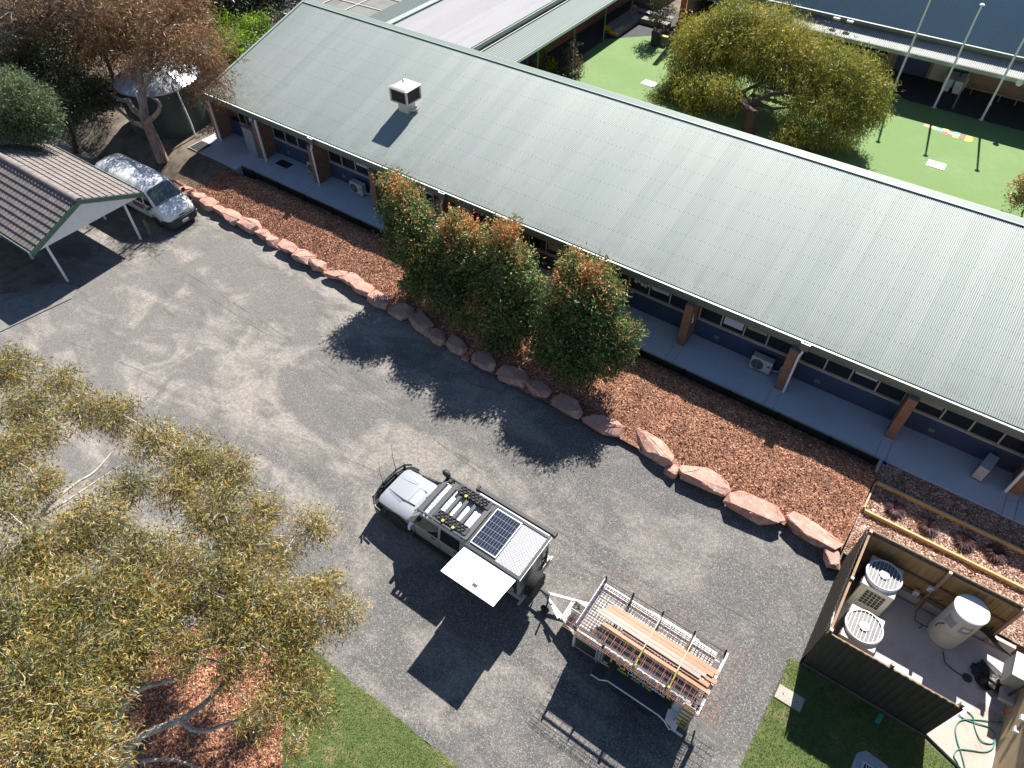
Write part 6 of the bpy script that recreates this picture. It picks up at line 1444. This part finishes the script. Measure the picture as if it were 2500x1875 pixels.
def bin_(label, x, y, c, group=None, h=1.0):
    t = thing('wheelie_bin', label, 'bin', (x, y, S), group)
    mb = MB(); mb.loft([[(x + a * k, y + b * k, z) for a, b in ((-1, -1), (1, -1), (1, 1), (-1, 1))] for k, z in ((.22, S + .05), (.29, S + h))]); obj('body', mb, c, t, bevel=.02); mb = MB(); mb.hexa([(x - .31, y - .33, S + h), (x + .31, y - .33, S + h), (x + .31, y + .31, S + h + .04), (x - .31, y + .31, S + h + .04), (x - .31, y - .33, S + h + .05), (x + .31, y - .33, S + h + .05), (x + .31, y + .31, S + h + .1), (x - .31, y + .31, S + h + .1)]); obj('lid', mb, c, t, bevel=.02)
bin_('dark wheelie bin in front of the timber planter', -22.0, 50.1, 'black_matt')
for x, y, lab in ((-2.42, 55.7, 'pale grey bin by the grey door, left back'), (-1.72, 55.7, 'pale grey bin by the grey door, right back'), (-2.52, 54.95, 'pale grey bin by the grey door, left front'), (-1.84, 54.9, 'pale grey bin by the grey door, right front')): bin_(lab, x, y, 'pvc', 'pale bins under the awning', .85)
for x0_, x1_, lab in ((-1.2, .95, 'aluminium bench against the brick wall beside the bins'), (1.55, 4.4, 'aluminium bench against the brick wall at the right edge')):
    t = thing('aluminium_bench', lab, 'bench', (x0_, 55.3, S), 'aluminium benches under the awning')
    mb = MB(); mb.box(x0_, x1_, 55.25, 55.55, S + .43, S + .46); obj('seat', mb, 'alu', t, bevel=.005)
    for x in (x0_ + .2, x1_ - .2): mb = MB(); mb.box(x - .03, x + .03, 55.28, 55.32, S, S + .43); mb.box(x - .03, x + .03, 55.48, 55.52, S, S + .43); mb.box(x - .03, x + .03, 55.32, 55.48, S + .38, S + .43); obj('leg', mb, 'alu', t)
t = thing('white_seat', 'white slatted seat behind the trunk of the courtyard tree', 'seat', (-10.5, 47, S))
mb = MB()
for k in range(12):
    mb.box(-13.2 + k * .52, -12.76 + k * .52, 47.0, 47.55, S + .44, S + .48); 
for k in range(4): mb.box(-13.2, -7.0, 47.6 + .02 * k, 47.62 + .02 * k, S + .55 + .11 * k, S + .63 + .11 * k)
for k in range(5): mb.box(-13.1 + 1.48 * k, -13.0 + 1.48 * k, 47.05, 47.58, S, S + .439)
obj('slats', mb, 'white', t)
# ---------------------------------------------------------------- trees and shrubs
def pxY(l, sc=1.0): return [(atY(px, py, y), r * sc) for px, py, y, r in l]
def pxZ(l): return [(at(px, py, z), r) for px, py, z, r in l]
def per_cluster(n, s): return rng.normal(size=n) * s
def tree(name, label, cl, trunk, rb, leafmat, barkmat, dens, nleaf, L, Wd, spread, droop, cat='tree', group=None, curve=0.0, twig=.12, limbs=(), rtip=.02, flat=.8, tint=None, **kw):
    t = thing(name, label, cat, trunk[0], group)
    mb = MB(); limb_tubes(mb, trunk, cl, rb, rtip)
    for path, r0, r1 in limbs:
        pts = smooth_path(path, 6); k = len(pts); mb.tube(pts, [r0 + (r1 - r0) * i / (k - 1) for i in range(k)], 8)
    cl2 = [(c, (r, r, r * flat)) for c, r in cl]
    P, D, T, tw = sprays(cl2, dens, nleaf, spread, droop, **kw)
    twig_tubes(mb, tw, twig, .009)
    obj('trunk', mb, barkmat, t, smooth=60)
    if tint is not None: T = T + tint(P)
    keep = P[:, 2] > .15
    leaf_obj('crown', leaves_mesh('crown', P[keep], D[keep], L, Wd, leafmat, T[keep], curve), t)
    return t

# foreground gum
fg0 = pxZ([(320, 1180, 5.7, .55), (560, 1400, 5.3, .6), (680, 1360, 4.9, .5), (780, 1440, 4.6, .45), (660, 1520, 4.9, .6), (540, 1520, 5.4, .55), (750, 1540, 4.5, .55), (110, 1060, 6.2, .5), (330, 1440, 6.1, .6), (430, 1470, 5.8, .6), (760, 1650, 4.2, .4), (560, 1640, 4.8, .45), (100, 1180, 6.4, .55), (340, 1570, 6.2, .6), (20, 905, 6.3, .75), (60, 1000, 6.3, .75), (20, 1110, 6.4, .8), (150, 935, 6, .55), (200, 1000, 5.9, .65), (285, 1015, 5.8, .65), (380, 1075, 5.6, .65), (470, 1125, 5.5, .8), (560, 1160, 5.3, .7), (425, 1190, 5.7, .6),
          (530, 1250, 5.4, .85), (640, 1250, 5, .55), (765, 1290, 4.8, .55), (600, 1335, 5.2, .7), (230, 1275, 6.2, .85), (140, 1335, 6.4, .8), (50, 1385, 6.7, .85), (330, 1350, 6.1, .8), (425, 1370, 6, .6), (500, 1440, 5.6, .8),
          (620, 1455, 5.2, .8), (720, 1480, 4.8, .75), (835, 1500, 4.5, .5), (250, 1470, 6.4, .9), (130, 1480, 6.8, .9), (40, 1530, 7.1, .9), (370, 1500, 6, .75), (180, 1600, 6.9, .9), (60, 1680, 7.3, 1.0), (300, 1600, 6.4, .65),
          (600, 1560, 5.2, .65), (700, 1590, 4.6, .6), (690, 1690, 4.3, .65), (770, 1725, 4, .45), (630, 1750, 4.4, .45), (180, 1745, 7.1, .85), (60, 1835, 7.4, 1.0), (230, 1855, 6.9, .6), (720, 1810, 4, .35), (460, 1590, 5.7, .5), (810, 1420, 4.4, .3), (20, 1240, 6.6, .6)])
fg = [(c, r * 1.18) for c, r in fg0]
tb = at(430, 1985, 0.0)
trunk_ = [tb, at(380, 1945, 1.3), at(330, 1895, 2.5), at(270, 1835, 3.7), at(200, 1760, 4.8)]
lim = [([at(300, 1862, 3.1), at(340, 1800, 3.6), at(440, 1757, 3.7), at(505, 1712, 3.6), at(560, 1650, 3.6), at(600, 1575, 3.8)], .13, .03),
       ([at(440, 1757, 3.7), at(485, 1785, 3.5), at(560, 1765, 3.4), at(650, 1735, 3.4)], .075, .02),
       ([at(255, 1800, 4.0), at(330, 1690, 4.5), at(430, 1655, 4.4), at(500, 1610, 4.3), at(590, 1645, 4.0)], .10, .025),
       ([at(200, 1760, 4.8), at(280, 1640, 5.2), at(370, 1520, 5.4), at(400, 1420, 5.4), at(430, 1330, 5.3), at(415, 1240, 5.3)], .14, .03),
       ([at(200, 1760, 4.8), at(130, 1560, 5.6), at(100, 1400, 5.8), at(98, 1265, 5.8), at(175, 1188, 5.6), at(235, 1148, 5.5), at(300, 1070, 5.5)], .10, .018), ([at(98, 1265, 5.8), at(190, 1205, 5.5), at(250, 1165, 5.4), at(320, 1120, 5.3)], .035, .012),
       ([at(430, 1330, 5.3), at(520, 1340, 5.1), at(620, 1310, 4.9), at(720, 1310, 4.7)], .06, .015), ([at(330, 1860, 3.0), at(420, 1855, 3.2), at(500, 1880, 3.2)], .06, .02)]
def gum_tint(P): return .10 * np.sin(P[:, 0] * 1.7) * np.cos(P[:, 1] * 1.9)
tree('gum_tree', 'large foreground gum tree with pale limbs and olive orange leaves', fg, trunk_, .24, 'leaf_gum', 'bark_pale', 95, 14, .165, .028, .12, .35, curve=.18, twig=.22, limbs=lim, outw=.35, surf=.2, tmid=.47, tvar=.17, tleaf=.26, tint=gum_tint)

# courtyard tree with drooping leaves
ct = pxY([(1715, 95, 47, 1.9), (1795, 62, 48, 2.0), (1875, 70, 48, 2.0), (1680, 150, 45.5, 1.5), (1760, 135, 46.5, 2.0), (1850, 130, 46.5, 2.1), (1935, 118, 47, 1.9), (2015, 150, 46.5, 1.7), (2085, 190, 45.5, 1.7), (2128, 222, 45, 1.2), (1990, 205, 45.5, 1.8),
          (1900, 190, 45, 1.4), (1700, 220, 43.5, 1.5), (1660, 200, 44, 1.0), (1610, 238, 42.8, .8), (1770, 225, 43, 1.2), (2080, 265, 44, 1.6), (2020, 270, 43.5, 1.2), (2062, 325, 42.8, 1.1), (1950, 265, 43.5, .9), (1925, 330, 42, .9), (1985, 335, 42, .8), (2130, 275, 44, .9), (1690, 265, 42.5, .8)])
tbase = (-11.25, 41.9, S - .1)
tree('drooping_tree', 'large drooping olive green tree standing in the courtyard turf', ct, [tbase, (-11.4, 42.1, 2.1), atY(1818, 262, 42.6), atY(1812, 225, 43.4)], .42, 'leaf_willow', 'bark_dark', 34, 16, .26, .042, .20, .9, twig=.16, outw=.35, surf=.4, tmid=.56, tvar=.20, tleaf=.18, top_shift=.14,
     limbs=[([atY(1818, 262, 42.6), atY(1870, 235, 43.2), atY(1930, 225, 44), atY(2000, 235, 44.5)], .2, .05), ([(-11.4, 42.1, 2.1), atY(1790, 240, 43), atY(1740, 215, 44)], .18, .05)])

# browned gum beside the water tank
bg_ = pxY([(330, 40, 23, 2.1), (420, 55, 23, 2.1), (240, 75, 22, 2.0), (495, 110, 22, 1.7), (300, 120, 21.5, 1.7), (400, 130, 21.5, 1.8), (195, 165, 20.5, 1.4), (520, 190, 21.5, 1.1), (480, 225, 21, .9), (235, 215, 20, 1.2), (175, 245, 20, 1.1), (460, 150, 21.5, 1.3), (330, 165, 20.5, .9), (540, 245, 21.4, .5), (360, 5, 24, 1.6), (450, 15, 24, 1.5)])
tb2 = at(397, 392, .55); y2 = tb2[1]
tree('browned_gum', 'rusty brown leaved gum tree leaning beside the water tank', bg_, [tb2, atY(372, 330, y2), atY(352, 285, y2 + .2), atY(347, 225, y2 + .5), atY(340, 170, y2 + 1.2)], .36, 'leaf_brown', 'bark', 18, 14, .26, .045, .18, .55, twig=.16, outw=.4, surf=.35, tmid=.45, tvar=.16, tleaf=.17,
     limbs=[([atY(360, 310, y2), atY(330, 300, y2), atY(302, 278, y2 + .2), atY(270, 250, y2 + .4)], .17, .05), ([atY(356, 300, y2), atY(385, 275, y2), atY(388, 250, y2 + .3), atY(365, 235, y2 + .5)], .16, .05), ([atY(347, 225, y2 + .5), atY(380, 170, y2 + 1.2), atY(440, 120, y2 + 2)], .12, .04)])
tl = pxZ([(35, 30, 7.5, 2.0), (120, 15, 7.5, 2.1), (185, 45, 7, 1.6), (15, 90, 6.5, 1.3), (235, 20, 7, 1.5), (100, 65, 6.6, 1.1), (60, -20, 8, 2.2), (180, -20, 8, 2.0)])
tree('sparse_gum', 'sparse brown gum with pale forked limbs in the far left corner', tl, [at(160, 215, .7), at(128, 140, 3), at(92, 92, 5)], .22, 'leaf_brown', 'bark_pale', 11, 13, .26, .04, .2, .4, twig=.4, surf=.3, tmid=.30, tvar=.14, tleaf=.15, limbs=[([at(92, 92, 5), at(50, 95, 5.4), at(-10, 70, 5.8)], .14, .05), ([at(92, 92, 5), at(80, 55, 6), at(60, 20, 6.8)], .12, .04)])
dk = pxZ([(60, 125, 4.6, 1.9), (120, 165, 4.2, 1.7), (185, 215, 3.6, 1.4), (55, 190, 4.2, 1.6), (228, 268, 2.8, 1.0), (150, 275, 2.8, 1.2), (10, 150, 4.8, 1.8), (245, 225, 3.2, 1.1)])
tree('dark_shrub_tree', 'dark green bushy tree between the grey green bush and brown gum', dk, [at(185, 372, .6), at(178, 330, 1.8), at(150, 270, 2.6)], .16, 'leaf_dark', 'bark_dark', 26, 13, .17, .06, .2, .2, surf=.4, tmid=.55, tvar=.25, tleaf=.2)
gr = pxZ([(40, 235, 5.4, 1.2), (90, 265, 4.8, 1.15), (50, 300, 4.2, 1.2), (15, 275, 4.8, 1.2), (115, 300, 4.2, .75), (30, 200, 5.8, .85), (95, 228, 5.2, .6), (75, 325, 3.8, .85), (-10, 310, 4.4, 1.0)])
tree('grey_green_bush', 'feathery grey green bush rising behind the carport', gr, [at(95, 398, .3), at(95, 370, 1.4), at(70, 320, 3.4)], .14, 'leaf_grey', 'bark_dark', 60, 16, .17, .035, .16, .3, surf=.5, tmid=.5, tvar=.2, tleaf=.2, top_shift=.18)
br = pxY([(560, 75, 29, 1.1), (590, 110, 27.5, 1.0), (565, 140, 26.5, 1.0), (620, 60, 29.6, 1.0), (605, 145, 26.6, .5), (535, 110, 27, .9), (530, 60, 29, .9)])
tree('bright_shrub', 'bright lime green shrub against the end of the long roof', br, [at(560, 235, .9), atY(560, 180, 26.5), atY(570, 120, 27.5)], .12, 'leaf_bright', 'bark_dark', 26, 13, .20, .07, .18, .2, cat='shrub', surf=.5, tmid=.5, tvar=.22, tleaf=.15, top_shift=.15)
va = pxY([(600, 30, 33, 1.2), (650, 20, 33, 1.2), (668, 55, 31.2, .8), (630, 70, 30.8, .9), (600, 75, 31, .8)])
tree('variegated_shrub', 'olive and cream variegated shrub at the top end of the long roof', va, [at(620, 190, .9), atY(620, 120, 30), atY(630, 60, 31.5)], .12, 'leaf_varieg', 'bark_dark', 24, 13, .2, .06, .18, .2, cat='shrub', surf=.5, tmid=.45, tvar=.25, tleaf=.2, top_shift=.12)
for l, lab in (([(480, 15, 4.5, 2.2), (430, 40, 4.0, 1.8), (540, -10, 5, 2.2), (500, 50, 3.4, 1.4), (450, -20, 5, 2.2)], 'dark leafy tree behind the lime green shrub'), ([(250, 20, 5, 2.2), (180, -20, 6, 2.6), (310, -10, 5.6, 2.3), (290, 70, 4, 1.7), (240, 90, 3.6, 1.6)], 'dark leafy tree behind the browned gum'),
              ([(50, 60, 5, 2.2), (100, 105, 4.2, 1.8), (0, 20, 6, 2.6), (160, 115, 3.8, 1.5), (60, 0, 6, 2.4)], 'dark leafy tree behind the sparse gum'), ([(600, -25, 4.5, 2.0), (680, -45, 5, 2.2)], 'dark leafy tree past the far end of the long roof'), ([(400, 70, 3.8, 1.7), (340, 100, 3.4, 1.4), (430, 120, 3.2, 1.2)], 'dark leafy tree right behind the water tank')):
    cl = pxZ(l); c0 = min(cl, key=lambda q: q[0][2])[0]; bx_, by_ = c0[0] + .3, c0[1] - .3
    tree('backdrop_tree', lab, cl, [(bx_, by_, .7), (bx_, by_, 1.4), (c0[0], c0[1], max(2.0, c0[2] - .6))], .2, 'leaf_dark', 'bark_dark', 17, 12, .24, .10, .25, .2, surf=.4, tmid=.34, tvar=.22, tleaf=.2, group='dark trees behind the water tank')

# four glossy shrubs in the mulch bed
def photinia(label, l, b):
    cl = pxY(l, 1.14); zt = max(c[2] + r * .8 for c, r in cl)
    def tint(P):
        n_ = .55 + .45 * np.sin(P[:, 0] * 3.1 + 2 * P[:, 2]) * np.cos(P[:, 1] * 2.7)
        return .46 * np.clip((P[:, 2] - (zt - 1.7)) / 1.5, 0, 1) * n_
    bs = at(*b, .55)
    tree('photinia', label, cl, [bs, (bs[0], bs[1], 1.2), tuple(np.mean([c for c, r in cl], 0))], .09, 'leaf_photinia', 'bark_dark', 105, 12, .175, .055, .15, .25, cat='shrub', group='glossy shrubs with orange tips in the mulch bed', twig=.10, rtip=.012, surf=.45, tmid=.38, tvar=.13, tleaf=.16, flat=.95, tint=tint, outw=.6)
photinia('tall slim glossy shrub with orange tips, leftmost by the veranda piers', [(950, 440, 20.0, .42), (985, 478, 19.8, .62), (965, 520, 19.6, .62), (1010, 535, 19.5, .80), (985, 585, 19.2, .80), (1025, 610, 19.0, .85), (1040, 665, 18.7, .80), (1010, 690, 18.5, .55)], (1030, 715))
photinia('glossy shrub with reddish tips, second from the van end', [(1115, 545, 19.8, .50), (1150, 570, 19.7, .55), (1095, 585, 19.6, .70), (1130, 625, 19.3, .85), (1085, 650, 19.1, .75), (1115, 700, 18.8, .95), (1140, 745, 18.5, .70), (1080, 720, 18.5, .6)], (1120, 770))
photinia('broad glossy shrub with rusty top, third from the van end', [(1235, 565, 19.9, .52), (1215, 610, 19.7, .65), (1255, 640, 19.5, .70), (1205, 680, 19.2, .85), (1250, 710, 19.0, .90), (1200, 755, 18.6, .95), (1260, 780, 18.5, .85), (1225, 820, 18.2, .65), (1300, 690, 19.2, .45)], (1235, 845))
photinia('widest glossy shrub with orange crest, nearest the paling fence', [(1395, 645, 20.0, .50), (1455, 675, 20.0, .60), (1485, 705, 19.8, .5), (1400, 705, 19.6, .8), (1455, 755, 19.3, .95), (1345, 765, 19.0, .75), (1400, 805, 18.9, 1.05), (1485, 815, 19.1, .8), (1340, 840, 18.5, .75), (1410, 875, 18.3, .85), (1480, 880, 18.5, .65), (1550, 808, 19.3, .30), (1520, 850, 19, .45)], (1420, 910))
# courtyard shrubs
def small(name, label, l, b, mat, **kw):
    cl = pxY(l); bs = at(*b, S); tree(name, label, cl, [bs, (bs[0], bs[1], S + .4), tuple(cl[0][0])], .05, mat, 'bark_dark', 50, 11, .16, .06, .12, .0, cat='shrub', rtip=.012, surf=.3, tvar=.2, tleaf=.2, **kw)
small('yellow_shrub', 'yellow green shrub poking above the roof ridge', [(1328, 120, 42.3, .30), (1318, 150, 42.2, .45), (1345, 160, 42, .5), (1325, 180, 41.8, .55)], (1335, 205), 'leaf_bright', tmid=.75, up=.8)
small('dark_shrub', 'dark reddish shrub beside the yellow green one above the ridge', [(1400, 108, 43, .35), (1392, 135, 43, .55), (1408, 165, 42.6, .55), (1380, 175, 42.2, .55), (1400, 195, 42, .5), (1365, 190, 42, .4)], (1395, 215), 'leaf_redtip', tmid=.5)
small('planter_shrub', 'red tipped upright shrub growing in the timber planter', [(1612, 72, 51.2, .45), (1605, 45, 51.3, .65), (1622, 25, 51.3, .6), (1598, 10, 51.4, .55), (1625, -5, 51.4, .6)], (1610, 100), 'leaf_redtip', tmid=.5, up=.9)
small('rust_shrub', 'orange and green shrub at the right edge beyond the ridge', [(2500, 455, 42.2, .6), (2480, 490, 41.8, .5), (2510, 480, 42, .6), (2505, 440, 42.4, .4)], (2495, 520), 'leaf_photinia', tmid=.62)
small('dark_tree', 'dark leafy shrub behind the low pale roof', [(1740, 8, 55.5, .9), (1775, 0, 56, 1.0), (1710, 15, 55, .6)], (1745, 60), 'leaf_dark', tmid=.6)
